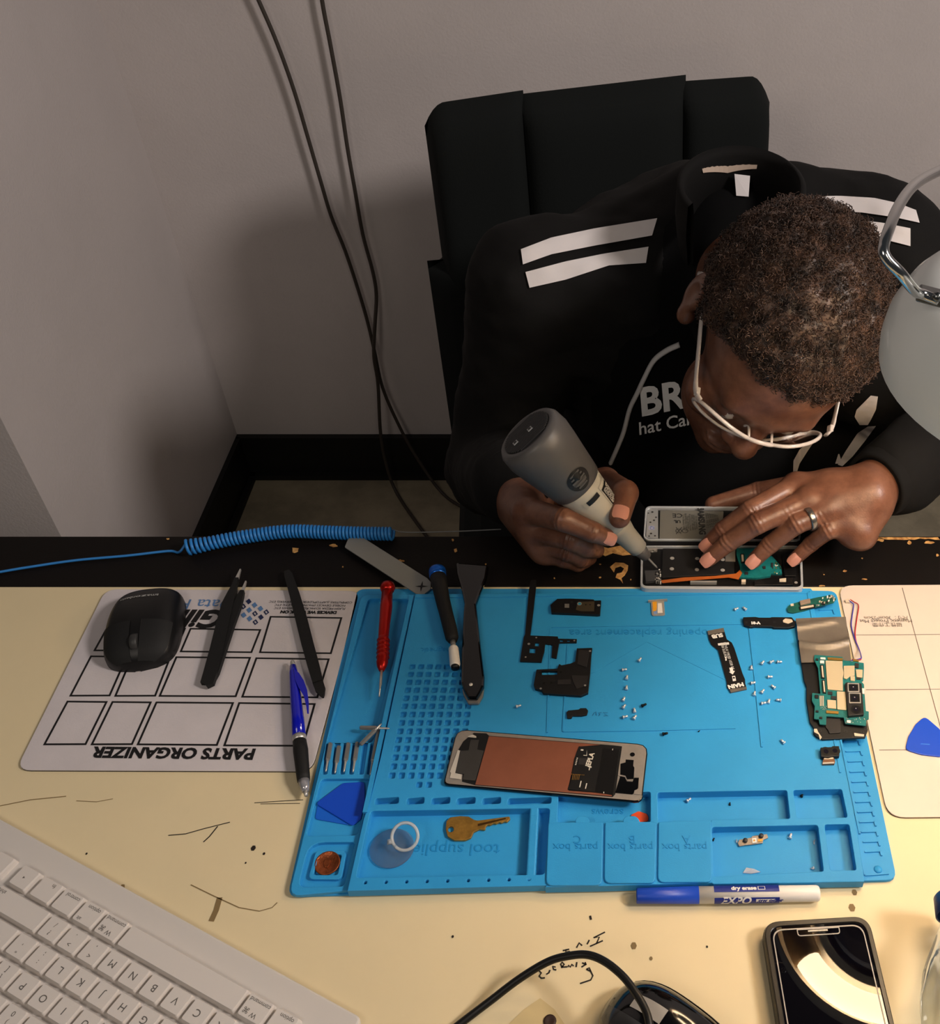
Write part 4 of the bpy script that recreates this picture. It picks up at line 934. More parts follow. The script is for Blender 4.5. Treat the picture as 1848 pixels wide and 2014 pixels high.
mb = MB(); slab(mb, C_([(560, 420), (640, 425), (615, 540), (550, 520)]), ZT+.0028, ZT+.0036, None, .0006, .0002); slab(mb, C_([(510, 598), (625, 600), (618, 665), (545, 690), (520, 640)]), ZT+.0028, ZT+.0034, None, .0006, .0002); slab(mb, C_([(412, 630), (505, 625), (505, 660), (412, 662)]), ZT+.0028, ZT+.0036, None, .0006, .0002); build('raised_pad', mb, BRK2, tk)
mb = MB()
for a in ((640, 428), (435, 575), (318, 652), (368, 645), (290, 575), (605, 668), (295, 690)): disc(mb, *C_([a])[0], ZT+.0037, .0010, SILVP if a[0] in (640, 605, 295) else mat('hole_black', (3, 3, 3), .8))
build('screw_boss', mb, SILVP, tk)
tk = thing('loudspeaker_module', 'black loudspeaker module with an olive metal plate at the top of the blue mat', 'speaker', at(1130, 1192, ZT))
mb = MB(); slab(mb, C_([(362, 105), (410, 62), (500, 60), (665, 66), (672, 75), (718, 72), (710, 170), (690, 173), (560, 166), (370, 158)]), ZT, ZT+.0032, None, .0006, .0004); build('body', mb, BRK, tk)
mb = MB(); slab(mb, C_([(556, 84), (670, 81), (668, 150), (580, 150), (540, 140)]), ZT+.0032, ZT+.0034); build('metal_plate', mb, mat('olive_plate', (88, 78, 62), .4, metal=.5), tk)
mb = MB(); slab(mb, C_([(462, 98), (494, 98), (494, 124), (462, 124)]), ZT+.0032, ZT+.0036); build('contact_pad', mb, mat('pad_grey', (120, 116, 110), .5), tk)
mb = MB(); disc(mb, *C_([(566, 97)])[0], ZT+.0036, .0022, SILVP); disc(mb, *C_([(567, 97)])[0], ZT+.0037, .0014, mat('teal_dot', (30, 140, 176), .4)); disc(mb, *C_([(610, 104)])[0], ZT+.0036, .0008, BLK); disc(mb, *C_([(640, 104)])[0], ZT+.0036, .0008, BLK); disc(mb, *C_([(700, 108)])[0], ZT+.0034, .0014, SILVP); disc(mb, *C_([(512, 85)])[0], ZT+.0034, .0012, BRK2); build('screw_boss', mb, SILVP, tk)
tk = thing('sim_tray', 'small silver SIM tray holding a white and orange card on the blue mat', 'SIM tray', at(1293, 1195, ZT))
mb = MB(); slab(mb, C_([(1045, 70), (1180, 61), (1180, 68), (1045, 78)]), ZT, ZT+.003, None, .0003, .0003); slab(mb, C_([(1064, 74), (1156, 70), (1163, 172), (1150, 178), (1078, 180), (1070, 170)]), ZT, ZT+.0012, None, .0006, .0002); build('tray', mb, SILVP, tk)
mb = MB(); slab(mb, C_([(1076, 84), (1106, 82), (1106, 130), (1098, 148), (1080, 148)]), ZT+.0012, ZT+.0015); build('card', mb, mat('card_orange', (226, 158, 36), .45), tk)
mb = MB(); slab(mb, C_([(1112, 94), (1140, 92), (1147, 160), (1112, 162)]), ZT+.0012, ZT+.0015); slab(mb, C_([(1084, 150), (1110, 148), (1110, 168), (1086, 170)]), ZT+.0012, ZT+.0014, mat('card_blue', (120, 150, 200), .5)); build('card_label', mb, WHITEP, tk)
tk = thing('rubber_gasket', 'tiny black bar-shaped rubber gasket beside the blue pen scribble', 'gasket', at(1135, 1402, ZT))
mb = MB(); slab(mb, C_([(474, 856), (486, 842), (560, 835), (572, 826), (612, 825), (626, 842), (618, 872), (582, 880), (516, 880), (510, 896), (480, 896)]), ZT, ZT+.0018, None, .0008, .0004); build('body', mb, BLK, tk)
tk = thing('vibration_module', 'long narrow black module with a beige contact left of the graphite sheet', 'module', at(1510, 1224, ZT))
mb = MB(); slab(mb, J_([(566, 300), (700, 296), (740, 304), (860, 304), (880, 298), (1100, 300), (1140, 350), (1132, 402), (1062, 416), (900, 414), (880, 402), (690, 398), (640, 408), (575, 385), (562, 330)]), ZT, ZT+.003, None, .0005, .0004); build('body', mb, BRK, tk)
mb = MB(); slab(mb, J_([(1003, 335), (1030, 315), (1100, 325), (1112, 350), (1060, 372), (1005, 356)]), ZT+.003, ZT+.0034, None, .0004); build('contact', mb, mat('beige_contact', (206, 190, 166), .5), tk)
mb = MB(); add_text(mb, '18-A', .0042, at(*J_([(700, 366)])[0], ZT+.0031), (1, 0, 0), (0, 1, 0), bold=.0003); add_text(mb, 'EDL 730591', .0026, at(*J_([(780, 337)])[0], ZT+.0031), (1, -.03, 0), (0, 1, 0), BRK2)
disc(mb, *J_([(600, 358)])[0], ZT+.0032, .0013, BRK2); disc(mb, *J_([(910, 355)])[0], ZT+.0032, .0014, BRK2); build('printed_text', mb, WHITEP, tk)
fx = thing('flex_cable', 'flat black ribbon cable marked SUB and MAIN with a white arrow', 'ribbon cable', at(1430, 1300, ZT))
FLX = mat('flex_cable_black', (14, 12, 12), .45)
mb = MB(); slab(mb, J_([(176, 470), (354, 436), (366, 480), (385, 545), (440, 580), (470, 645), (558, 920), (586, 985), (588, 1030), (600, 1070), (418, 1108), (388, 1075), (386, 1018), (290, 662), (216, 604), (190, 545)]), ZT+.0008, ZT+.0011, None, .0008); build('ribbon', mb, FLX, fx)
for q in ([(172, 450), (350, 417), (360, 462), (182, 494)], [(414, 1096), (600, 1064), (606, 1090), (428, 1128)]):
    mb = MB(); slab(mb, J_(q), ZT+.0002, ZT+.0017, None, .0003, .0001); build('connector', mb, mat('stiffener_grey', (98, 92, 84), .45), fx)
mb = MB(); fz = ZT+.0013
flatpoly(mb, J_([(285, 590), (406, 577), (412, 602), (292, 614)]), fz)
flatpoly(mb, J_([(412, 858), (448, 854), (456, 892), (474, 892), (450, 932), (410, 904), (424, 900)]), fz)
flatpoly(mb, J_([(442, 950), (476, 945), (488, 1000), (452, 1006)]), fz); disc(mb, *J_([(463, 968)])[0], fz+.0002, .0010, BLK)
fdx = -(at(*J_([(350, 417)])[0], 0)-at(*J_([(172, 450)])[0], 0)); fdy = at(*J_([(300, 600)])[0], 0)-at(*J_([(262, 470)])[0], 0)
for t, a, s_ in (('SUB', (280, 505), .0058), ('MAIN', (484, 1052), .0056)): add_text(mb, t, s_, at(*J_([a])[0], fz), fdx, (0, -1, 0), bold=.0003)
dv = at(*J_([(440, 840)])[0], 0)-at(*J_([(370, 615)])[0], 0)
add_text(mb, 'REV0.4 19030 1028 B5', .0034, at(*J_([(405, 725)])[0], fz), dv, (1, .2, 0)); add_text(mb, 'F900 SUB.R05', .0032, at(*J_([(352, 668)])[0], fz), dv, (1, .2, 0)); flatpoly(mb, J_([(362, 740), (376, 738), (386, 775), (372, 782), (366, 765), (374, 762)]), fz)
build('printed_text', mb, WHITEP, fx)

# ---------------------------------------------------------------- graphite sheet bracket with the main board
GRA = mat('graphite_sheet', (122, 113, 102), .36, metal=.25, var=.2, vscale=30)
mf = thing('midframe_bracket', 'black phone midframe bracket with a grey graphite sheet on the right of the blue mat', 'bracket', at(1640, 1340, ZT))
mb = MB(); slab(mb, I_([(275, 480), (300, 630), (325, 800), (345, 850), (345, 960), (372, 1130), (405, 1180), (400, 1215), (420, 1240), (470, 1266), (810, 1250), (832, 1190), (826, 1160), (690, 620), (660, 470)]), ZT, ZT+.0022, None, .0006, .0003); build('plate', mb, BRK, mf)
q = [at(*p, ZT+.004) for p in I_([(258, 308), (656, 297), (700, 640), (304, 660)])]; vs = []; n_, m2 = 14, 22
for j in range(m2+1):
    for i in range(n_+1):
        u, v = i/n_, j/m2; p = q[0].lerp(q[1], u).lerp(q[3].lerp(q[2], u), v)
        z = .0006*math.sin(v*9+u*2.4)+.0036*math.exp(-((v-.56-.10*math.sin(u*3.1))/.05)**2)+.0020*math.exp(-((v-.2+.15*u)/.05)**2)*(u < .8)
        vs.append(p+Vector((0, 0, z)))
mb = MB().add(vs, [(j*(n_+1)+i, j*(n_+1)+i+1, (j+1)*(n_+1)+i+1, (j+1)*(n_+1)+i) for j in range(m2) for i in range(n_)], smooth=True); build('graphite_sheet', mb, GRA, mf, label='creased grey graphite sheet')
mb = MB(); slab(mb, I_([(498, 1085), (612, 1085), (616, 1212), (525, 1218), (515, 1190), (496, 1170)]), ZT+.0022, ZT+.0034, None, .0012, .0003); build('raised_pad', mb, BRK2, mf)
mb = MB(); BEI = mat('beige_contact', (206, 190, 166), .5)
slab(mb, I_([(404, 1182), (428, 1182), (436, 1205), (466, 1248), (452, 1270), (440, 1225), (406, 1208)]), ZT+.0022, ZT+.0030, None, .0003); build('antenna_contact', mb, BEI, mf); mb = MB(); slab(mb, I_([(722, 1214), (745, 1218), (802, 1226), (798, 1242), (725, 1238)]), ZT+.0022, ZT+.0030, None, .0003); build('antenna_contact', mb, BEI, mf)
mb = MB()
for a in ((452, 1195), (655, 1202), (812, 1182), (788, 1208)): disc(mb, *I_([a])[0], ZT+.0026, .0016, BRK2); disc(mb, *I_([a])[0], ZT+.0027, .0008, BLK)
build('screw_boss', mb, BRK2, mf)
PCB = mat('pcb_teal', (22, 112, 112), .4, var=.25, vscale=220); SHD = mat('shield_champagne', (206, 192, 160), .42, metal=.35)
cb = thing('circuit_board', 'teal phone main board with champagne shields and a triple camera', 'circuit board', at(1655, 1360, ZT+.004))
b0_, b1_ = ZT+.0046, ZT+.0056
mb = MB(); slab(mb, I_([(408, 596), (630, 612), (640, 640), (720, 650), (798, 660), (800, 700), (795, 800), (778, 806), (800, 830), (815, 1040), (838, 1045), (838, 1105), (818, 1110), (815, 1158), (740, 1150), (650, 1140), (640, 1092), (502, 1082), (500, 1150), (450, 1146), (442, 1108), (405, 1102), (410, 1000), (388, 960), (390, 898), (455, 905), (436, 700), (405, 632)]), b0_, b1_, None, .0005); build('board', mb, PCB, cb)
for i_, q in enumerate(([(495, 640), (630, 645), (632, 700), (640, 740), (632, 780), (634, 880), (512, 868)], [(640, 682), (726, 680), (726, 760), (690, 765), (662, 786), (640, 780)], [(735, 710), (790, 713), (788, 776), (742, 770)], [(508, 950), (578, 956), (580, 1022), (512, 1016)], [(585, 884), (655, 888), (662, 1032), (588, 1026)], [(692, 762), (728, 766), (728, 802), (694, 798)])):
    mb = MB(); slab(mb, I_(q), b1_, b1_+.0012, None, .0005, .0002); build('shield', mb, SHD, cb)
for q in ([(512, 614), (632, 622), (632, 641), (514, 633)], [(502, 1036), (600, 1043), (598, 1063), (502, 1056)], [(715, 628), (762, 636), (758, 650), (712, 642)]):
    mb = MB(); slab(mb, I_(q), b1_, b1_+.001); build('connector', mb, GOLD, cb)
for q in ([(455, 674), (480, 674), (490, 782), (464, 780)], [(468, 794), (492, 794), (500, 898), (476, 896)]):
    mb = MB(); slab(mb, I_(q), b1_, b1_+.0012, BLK); slab(mb, I_([(q[0][0]+7, q[0][1]+8), (q[1][0]-7, q[1][1]+8), (q[2][0]-7, q[2][1]-8), (q[3][0]+7, q[3][1]-8)]), b1_+.0012, b1_+.0014, BEI); build('connector', mb, BLK, cb)
mb = MB(); rr = random.Random(5)
for q in ([(455, 615), (495, 618), (495, 632), (455, 628)], [(452, 640), (485, 642), (485, 662), (452, 660)], [(665, 1112), (695, 1115), (695, 1135), (665, 1132)], [(785, 860), (803, 862), (804, 905), (788, 902)]): slab(mb, I_(q), b1_, b1_+.001, WHITEP)
for q in ([(515, 885), (550, 888), (550, 912), (515, 908)], [(540, 920), (582, 925), (580, 950), (540, 946)], [(730, 660), (760, 664), (758, 700), (728, 696)], [(740, 775), (775, 778), (775, 790), (740, 788)], [(412, 912), (440, 914), (440, 940), (414, 938)], [(418, 1035), (440, 1037), (440, 1050), (418, 1048)], [(448, 1085), (470, 1087), (470, 1102), (448, 1100)], [(418, 622), (438, 624), (438, 640), (418, 638)]): slab(mb, I_(q), b1_, b1_+.0008, CHIP if q[0][0] > 500 else BLK)
for k in range(3): slab(mb, I_([(450+k*12, 920), (456+k*12, 920), (458+k*12, 1000), (452+k*12, 1000)]), b1_, b1_+.0005, BEI)
for k in range(40):
    a = rr.uniform(455, 500) if k < 16 else rr.uniform(650, 810); b = rr.uniform(1000, 1030) if k < 16 else rr.uniform(1085, 1140)
    flatpoly(mb, I_([(a, b), (a+6, b), (a+6, b+4), (a, b+4)]), b1_+.0003, rr.choice([SILVP, BEI, CHIP]))
build('chip', mb, CHIP, cb, label='small board components')['kind'] = 'stuff'
mb = MB(); slab(mb, I_([(652, 818), (664, 812), (782, 822), (800, 1066), (676, 1078)]), b1_, b1_+.0034, None, .0004, .0003); camm = build('camera_module', mb, mat('camera_housing', (26, 24, 24), .4), cb)
for i_, (a, b, c, d) in enumerate(((715, 856, 46, 36), (726, 938, 47, 42), (736, 1026, 47, 40))):
    mb = MB(); ch = b1_+.0036
    if i_ < 2:
        me = plate_mesh([rnd_poly(P2(I_([(a-c, b-d), (a+c, b-d+2), (a+c+3, b+d), (a-c+3, b+d)]), ch), .0005, 2), P2(I_([(a-c+8, b-d+8), (a+c-8, b-d+10), (a+c-5, b+d-8), (a-c+11, b+d-8)]), ch)], DESK+ch-.0004, DESK+ch+.0003); mb.mesh(me, SILVP)
    disc(mb, *I_([(a, b)])[0], ch+.0002, .0042, mat('lens_barrel', (8, 8, 9), .3)); disc(mb, *I_([(a, b)])[0], ch+.0003, .0022, mat('lens_glass', (16, 14, 26), .05)); disc(mb, *I_([(a, b-6)])[0], ch+.0004, .0005, SILVP)
    build('lens', mb, BLK, camm)
# antenna wires
aw = thing('antenna_cable', 'thin red and blue antenna wire pair on the white magnetic mat', 'cable', at(1680, 1240, .002))
def wire(nm, L, hs, m, r=.00055): build(nm, MB().tube(catmull([at(a, b, c) for (a, b), c in zip(I_(L), hs)], 6), r, 6), m, aw)
hs = [.004, .004, .0035, .003, .003, .003, .004, .008, .0125, .0125]
wire('red_wire', [(690, 158), (722, 178), (757, 208), (742, 320), (730, 420), (738, 490), (765, 560), (776, 605), (770, 636), (705, 632)], hs, mat('wire_red', (176, 40, 44), .4))
wire('blue_wire', [(680, 165), (702, 182), (718, 205), (706, 290), (700, 370), (728, 470), (760, 550), (775, 595), (768, 628), (650, 648)], hs, mat('wire_blue', (64, 62, 168), .4))
mb = MB(); slab(mb, I_([(648, 160), (675, 148), (698, 162), (684, 178), (655, 176)]), .002, .0042, None, .0004, .0003); build('plug', mb, BEI, aw)
# dual camera and its connector
dc = thing('dual_camera_module', 'black twin-lens camera module with a copper tail on the lower right of the blue mat', 'camera', at(1632, 1485, ZT))
mb = MB(); slab(mb, I_([(455, 1330), (545, 1325), (550, 1318), (604, 1318), (606, 1396), (545, 1400), (520, 1408), (460, 1402)]), ZT, ZT+.0042, None, .0005, .0003); build('housing', mb, BRK, dc)
for a in ((500, 1360), (570, 1355)):
    mb = MB(); disc(mb, *I_([a])[0], ZT+.0043, .0043, mat('lens_barrel', (8, 8, 9), .3)); disc(mb, *I_([a])[0], ZT+.0044, .0020, mat('lens_glass', (16, 14, 26), .05)); build('lens', mb, BLK, dc)
mb = MB(); slab(mb, I_([(480, 1410), (560, 1404), (572, 1440), (566, 1460), (470, 1462), (476, 1430)]), ZT, ZT+.002, mat('tail_copper', (120, 84, 60), .4, metal=.5), .0003); slab(mb, I_([(484, 1408), (556, 1404), (558, 1420), (484, 1424)]), ZT+.002, ZT+.0026, BEI); slab(mb, I_([(474, 1448), (562, 1444), (562, 1456), (474, 1460)]), ZT+.002, ZT+.0023, SILVP); build('tail_connector', mb, BRK, dc)
# green daughter board
db = thing('daughter_board', 'slim green circuit board strip with solder parts at the top right of the mat', 'circuit board', at(1597, 1190, ZT))
mb = MB(); slab(mb, I_([(190, 232), (205, 205), (240, 190), (300, 172), (380, 152), (430, 140), (545, 120), (580, 152), (560, 182), (470, 206), (420, 218), (330, 245), (240, 264), (200, 258)]), ZT+.0006, ZT+.0016, None, .0005); build('board', mb, mat('pcb_green', (28, 92, 82), .4, var=.25, vscale=220), db)
mb = MB(); slab(mb, I_([(290, 166), (372, 148), (378, 180), (298, 198)]), ZT+.0016, ZT+.0036, None, .0003, .0002); build('usb_port', mb, mat('port_beige', (176, 154, 136), .4, metal=.5), db)
mb = MB(); slab(mb, I_([(286, 212), (408, 192), (412, 222), (292, 240)]), ZT+.0016, ZT+.0026, BLK); slab(mb, I_([(298, 216), (400, 199), (402, 214), (301, 232)]), ZT+.0026, ZT+.0029, BEI); build('connector', mb, BLK, db)
mb = MB()
for k in range(26):
    a = rr.uniform(415, 560); b = 205-(a-415)*.36+rr.uniform(-48, 8); s_ = rr.uniform(4, 9)
    slab(mb, I_([(a, b), (a+s_*1.5, b-2), (a+s_*1.5, b+s_), (a, b+s_+2)]), ZT+.0016, ZT+.0026, rr.choice([SILVP, WHITEP, BEI, CHIP]))
slab(mb, I_([(218, 192), (242, 188), (244, 206), (220, 208)]), ZT+.0016, ZT+.0022, BEI)
build('chip', mb, SILVP, db, label='tiny solder parts')['kind'] = 'stuff'
# silver spring bracket, plastic slivers
sb_ = thing('spring_bracket', 'small silver metal bracket with two dark studs in the lower right tray', 'bracket', at(*D_([(1080, 395)])[0], ZF))
mb = MB(); slab(mb, D_([(1002, 406), (1010, 388), (1070, 378), (1076, 370), (1150, 360), (1156, 378), (1132, 388), (1128, 405), (1078, 412), (1040, 416), (1010, 421)]), ZF+.0006, ZF+.0018, None, .0004, .0002); build('plate', mb, mat('bracket_silver', (150, 142, 134), .35, metal=.6), sb_)
mb = MB(); slab(mb, D_([(1074, 382), (1096, 379), (1098, 403), (1076, 405)]), ZF+.0018, ZF+.0024, WHITEP); slab(mb, D_([(1104, 386), (1126, 383), (1127, 396), (1105, 399)]), ZF+.0018, ZF+.0022, GOLD); disc(mb, *D_([(1085, 392)])[0], ZF+.0026, .0008, GOLD); build('contact', mb, GOLD, sb_)
for a in ((1040, 395), (1120, 372)): build('stud', MB().lathe([(0, .0018), (.0016, .0018), (.002, .001), (.002, 0)], at(*D_([a])[0], ZF+.0018), (0, 0, 1), 12), CHIP, sb_)
FILM = mat('clear_film', (226, 232, 240), .1, trans=.5, ior=1.3, spec=.8)
for lab, q in (('larger clear plastic film scrap at the bottom of the lower right tray', [(1028, 556), (1045, 532), (1085, 536), (1116, 554), (1070, 560)]), ('thin clear film sliver at the right end of the lower right tray', [(1368, 532), (1385, 526), (1392, 536), (1378, 540)]), ('tiny film scrap beside the left end of the silver metal bracket', [(992, 392), (998, 386), (1000, 402), (994, 405)]), ('narrow film scrap by the right wall of the lower right tray', [(1382, 395), (1392, 388), (1390, 412), (1384, 414)])):
    mb = MB(); P = P2(D_(q), ZF+.0008); P = [p+Vector((0, 0, .0009*(k % 2))) for k, p in enumerate(P)]; c = sum(P, Vector())/len(P)+Vector((0, 0, .0014))
    mb.add(P+[c]+[p-Vector((0, 0, .0006)) for p in P], [(k, (k+1) % len(P), len(P)) for k in range(len(P))]+[tuple(range(len(P)+1, 2*len(P)+1))[::-1]]+[(k, (k+1) % len(P), len(P)+1+(k+1) % len(P), len(P)+1+k) for k in range(len(P))]); single('plastic_scrap', mb, FILM, lab, 'scrap', P2(D_(q), ZF)[0], 'film scraps in the tray')

# ---------------------------------------------------------------- screws
SCR = mat('screw_silver', (214, 222, 228), .25, metal=.55); SCRB = mat('screw_black', (14, 14, 15), .4, metal=.5)
def screw_proto(m):
    t = thing('screw', 'x', 'screw', (0, 0, 0))
    build('head', MB().lathe([(0, 0), (0, .0010), (.0003, .0011), (.0007, .0011), (.0008, .0008)], (-.0016, 0, 0), (1, 0, 0), 12), m, t)
    build('shank', MB().lathe([(0, .0007), (.0022, .0007), (.0024, .0004), (.0024, 0)], (-.0008, 0, 0), (1, 0, 0), 10), m, t)
    return t
sp1, sp2 = screw_proto(SCR), screw_proto(SCRB)
used = set()
def screw(px, ang, h, label, black=False, grp='loose screws on the blue mat', s=1.4):
    p = sp2 if black else sp1
    o = p if p.name not in used else copy_tree(p)
    used.add(p.name)
    o.location = at(*px, h+.0011*s); o.rotation_euler = (0, 0, math.radians(ang)); o.scale = (s, s, s); o['label'] = label; o['group'] = grp
cpx = lambda a, b: C_([(a, b)])[0]; jpx = lambda a, b: J_([(a, b)])[0]; dpx = lambda a, b: D_([(a, b)])[0]
col = 'silver screw of the left column, '
for (a, b, an), w_ in zip([(988, 487, 60), (880, 557, 10), (897, 612, 80), (895, 683, 85), (875, 763, 70), (878, 815, 60), (950, 842, 95), (885, 887, 15), (953, 890, 60)],
        ['set apart at upper right', 'second from the top and lying level', 'third from the top', 'fourth from the top', 'fifth from the top', 'sixth from the top', 'upper of the pair beside the column foot', 'lowest in the column', 'lower of the pair beside the column foot']): screw(cpx(a, b), an, ZM, col+w_)
screw(cpx(1017, 805), 30, ZM, 'black screw inside the outlined area, right of the silver screw column', True)
screw(cpx(1165, 1005), 15, ZM, 'black screw just below the outlined rectangle of the mat', True)
screw(cpx(1402, 987), 50, ZM, 'tiny black screw on the lower line of the outlined rectangle', True, s=.55)
screw(cpx(140, 812), 20, ZM, 'lone silver screw between the pry tool and the stepped bracket')
screw(cpx(1662, 133), 30, ZM, 'left silver screw of the two above the ribbon cable'); screw(cpx(1720, 130), 130, ZM, 'right silver screw of the two above the ribbon cable')
for (a, b, an), w_ in zip([(655, 855, 85), (675, 1022, 15), (690, 1140, 75), (780, 800, 55), (880, 790, 30), (965, 792, 0), (862, 957, 0), (895, 1065, 135), (780, 1115, 55), (790, 1245, 10), (848, 1225, 70), (955, 1212, 175)],
        ['topmost of the three touching the moulded line', 'middle of the three touching the moulded line', 'lowest of the three touching the moulded line', 'left end of the top row', 'middle of the top row', 'right end of the top row', 'alone under the top row', 'slanting down to the right in the middle', 'slanting beside the lowest line screw', 'left one of the bottom row', 'upright one of the bottom row', 'right one of the bottom row']): screw(jpx(a, b), an, ZM, 'silver screw right of the ribbon cable, '+w_)
screw(jpx(1000, 1668), 130, ZM, 'lone silver screw left of the twin-lens camera')
screw(dpx(755, 187), 40, ZF, 'silver screw at the left of the long upper tray'); screw(dpx(962, 208), 80, ZF, 'dark screw in the middle of the long upper tray', True, s=.8)
screw(dpx(1327, 163), 60, ZF, 'black screw in the small upper right tray', True, s=1.2); screw(dpx(1268, 370), 70, ZF, 'silver screw right of the metal bracket in the lower tray'); screw(dpx(880, 387), 60, ZF, 'dark screw at the left wall of the lower tray', True, s=.8)
# ================================================================ distance-field modelling for soft forms
f32 = np.float32
def smin(a, b, k):
    if k <= 0: return np.minimum(a, b)
    h = np.clip(.5+.5*(b-a)/k, 0, 1); return b*(1-h)+a*h-k*h*(1-h)
def smax(a, b, k): return -smin(-a, -b, k)
def sd_sphere(P, c, r): return np.sqrt(((P-np.array(c, f32))**2).sum(1))-f32(r)
def sd_ell(P, c, r, R=None):
    q = P-np.array(c, f32)
    if R is not None: q = q @ np.array(R, f32)
    r = np.array(r, f32); k0 = np.sqrt(((q/r)**2).sum(1)); k1 = np.sqrt(((q/(r*r))**2).sum(1))+1e-9
    return k0*(k0-1)/k1
def sd_cone(P, a, b, ra, rb):          # round cone
    a = np.array(a, f32); b = np.array(b, f32); ba = b-a; l2 = float(ba @ ba)
    t = np.clip(((P-a) @ ba)/l2, 0, 1); q = P-a-t[:, None]*ba
    return np.sqrt((q*q).sum(1))-(f32(ra)+t*f32(rb-ra))
def chain(P, pts, rs, k=.003):
    d = None
    for i in range(len(pts)-1):
        e = sd_cone(P, pts[i], pts[i+1], rs[i], rs[i+1]); d = e if d is None else smin(d, e, k)
    return d
def surface_nets(f, lo, hi, h):
    lo = np.array(lo, float); n = np.ceil((np.array(hi, float)-lo)/h).astype(int)+1
    ax = [lo[i]+h*np.arange(n[i]) for i in range(3)]
    V = np.empty(n, f32)
    yy, zz = np.meshgrid(ax[1], ax[2], indexing='ij'); yz = np.stack([yy.ravel(), zz.ravel()], 1)
    step = max(1, int(400000/len(yz)))
    for i in range(0, n[0], step):
        xs = ax[0][i:i+step]; P = np.empty((len(xs)*len(yz), 3), f32)
        P[:, 0] = np.repeat(xs, len(yz)); P[:, 1:] = np.tile(yz, (len(xs), 1)); V[i:i+len(xs)] = f(P).reshape(len(xs), n[1], n[2])
    S = V < 0
    c = np.zeros(n-1, np.int16)
    cs = [(a, b, d) for a in (0, 1) for b in (0, 1) for d in (0, 1)]
    sl = lambda A, o: A[o[0]:o[0]+n[0]-1, o[1]:o[1]+n[1]-1, o[2]:o[2]+n[2]-1]
    for o in cs: c += sl(S, o)
    act = (c > 0) & (c < 8); idx = np.argwhere(act); N = len(idx)
    vid = -np.ones(n-1, np.int64); vid[act] = np.arange(N)
    acc = np.zeros((N, 3)); cnt = np.zeros(N)
    for a in cs:
        for d in range(3):
            if a[d]: continue
            b = list(a); b[d] = 1
            va = V[tuple((idx+np.array(a)).T)]; vb = V[tuple((idx+np.array(b)).T)]
            m = (va < 0) != (vb < 0); t = np.where(m, va/(va-vb+1e-20), 0)
            p = np.array(a, float)[None, :]+np.zeros((N, 3)); p[:, d] += t
            acc[m] += p[m]; cnt[m] += 1
    verts = lo+h*(idx+acc/cnt[:, None])
    faces = []
    for d in range(3):
        e1, e2 = (d+1) % 3, (d+2) % 3
        s0 = [slice(0, n[i]) for i in range(3)]; s1 = list(s0); s0[d] = slice(0, n[d]-1); s1[d] = slice(1, n[d])
        A, B = S[tuple(s0)], S[tuple(s1)]; x = np.argwhere(A != B)
        x = x[(x[:, e1] > 0) & (x[:, e2] > 0) & (x[:, e1] < n[e1]-1) & (x[:, e2] < n[e2]-1)]
        if not len(x): continue
        q = []
        for o1, o2 in ((1, 1), (0, 1), (0, 0), (1, 0)):
            y = x.copy(); y[:, e1] -= o1; y[:, e2] -= o2; q.append(vid[tuple(y.T)])
        q = np.stack(q, 1); fl = ~A[tuple(x.T)]; q[fl] = q[fl][:, ::-1]; faces.append(q)
    return verts, np.concatenate(faces)
def np_mesh(name, sets, m, parent, label=None, smooth=True, attr=None):
    """one mesh object from several (verts, quads) sets, in the parent's frame"""
    off = np.array(LOCS[parent.name]); b = 0; VV = []; FF = []
    for v, q in sets: VV.append(np.asarray(v)-off); FF.append(np.asarray(q)+b); b += len(v)
    V = np.concatenate(VV); F = np.concatenate(FF); k = F.shape[1]
    me = bpy.data.meshes.new(name); me.vertices.add(len(V)); me.vertices.foreach_set('co', V.astype(f32).ravel())
    me.loops.add(F.size); me.loops.foreach_set('vertex_index', F.ravel().astype(np.int32))
    me.polygons.add(len(F)); me.polygons.foreach_set('loop_start', np.arange(0, F.size, k, dtype=np.int32))
    me.polygons.foreach_set('use_smooth', np.full(len(F), smooth)); me.update(calc_edges=True); me.validate()
    me.materials.append(m); o = bpy.data.objects.new(name, me); C.objects.link(o); o.parent = parent; LOCS[o.name] = LOCS[parent.name]
    if label: o['label'] = label
    return o
def march(f, px, py, t0=.5, t1=2.2):   # first hit of the sight line through a pixel on a distance field
    d = ray(px, py); n = d.normalized(); t = t0
    for _ in range(90):
        p = CAM+n*t; v = float(f(np.array([p], f32))[0])
        if v < .0004: return p
        t += max(v*.8, .0006)
        if t > t1: return None
    return CAM+n*t
def grad(f, p, e=.002):
    q = np.array([p]*6, f32)
    for i in range(3): q[2*i, i] += e; q[2*i+1, i] -= e
    v = f(q); return Vector((v[0]-v[1], v[2]-v[3], v[4]-v[5])).normalized()
def march_many(f, L, t0=.5):
    return [march(f, a, b, t0) for a, b in L]

SKIN = mat('dark_brown_skin', (124, 84, 65), .36, rgb2=(98, 62, 47), vscale=35, bump=.10, bscale=700, spec=.5)
NAIL = mat('finger_nail', (196, 138, 122), .3, coat=.3)
JACK = mat('black_track_fabric', (14, 13, 13), .85, bump=.06, bscale=500, spec=.25)
TEE = mat('black_cotton', (4, 4, 5), .9, bump=.05, bscale=600, spec=.2)
STRW = mat('white_stripe_fabric', (214, 208, 208), .75, bump=.05, bscale=500)
PIPE = mat('grey_white_piping', (214, 210, 208), .7)

man = thing('person', 'person in a black track jacket with white shoulder stripes, bent over an opened phone', 'person', (.1, 1.2, 0))

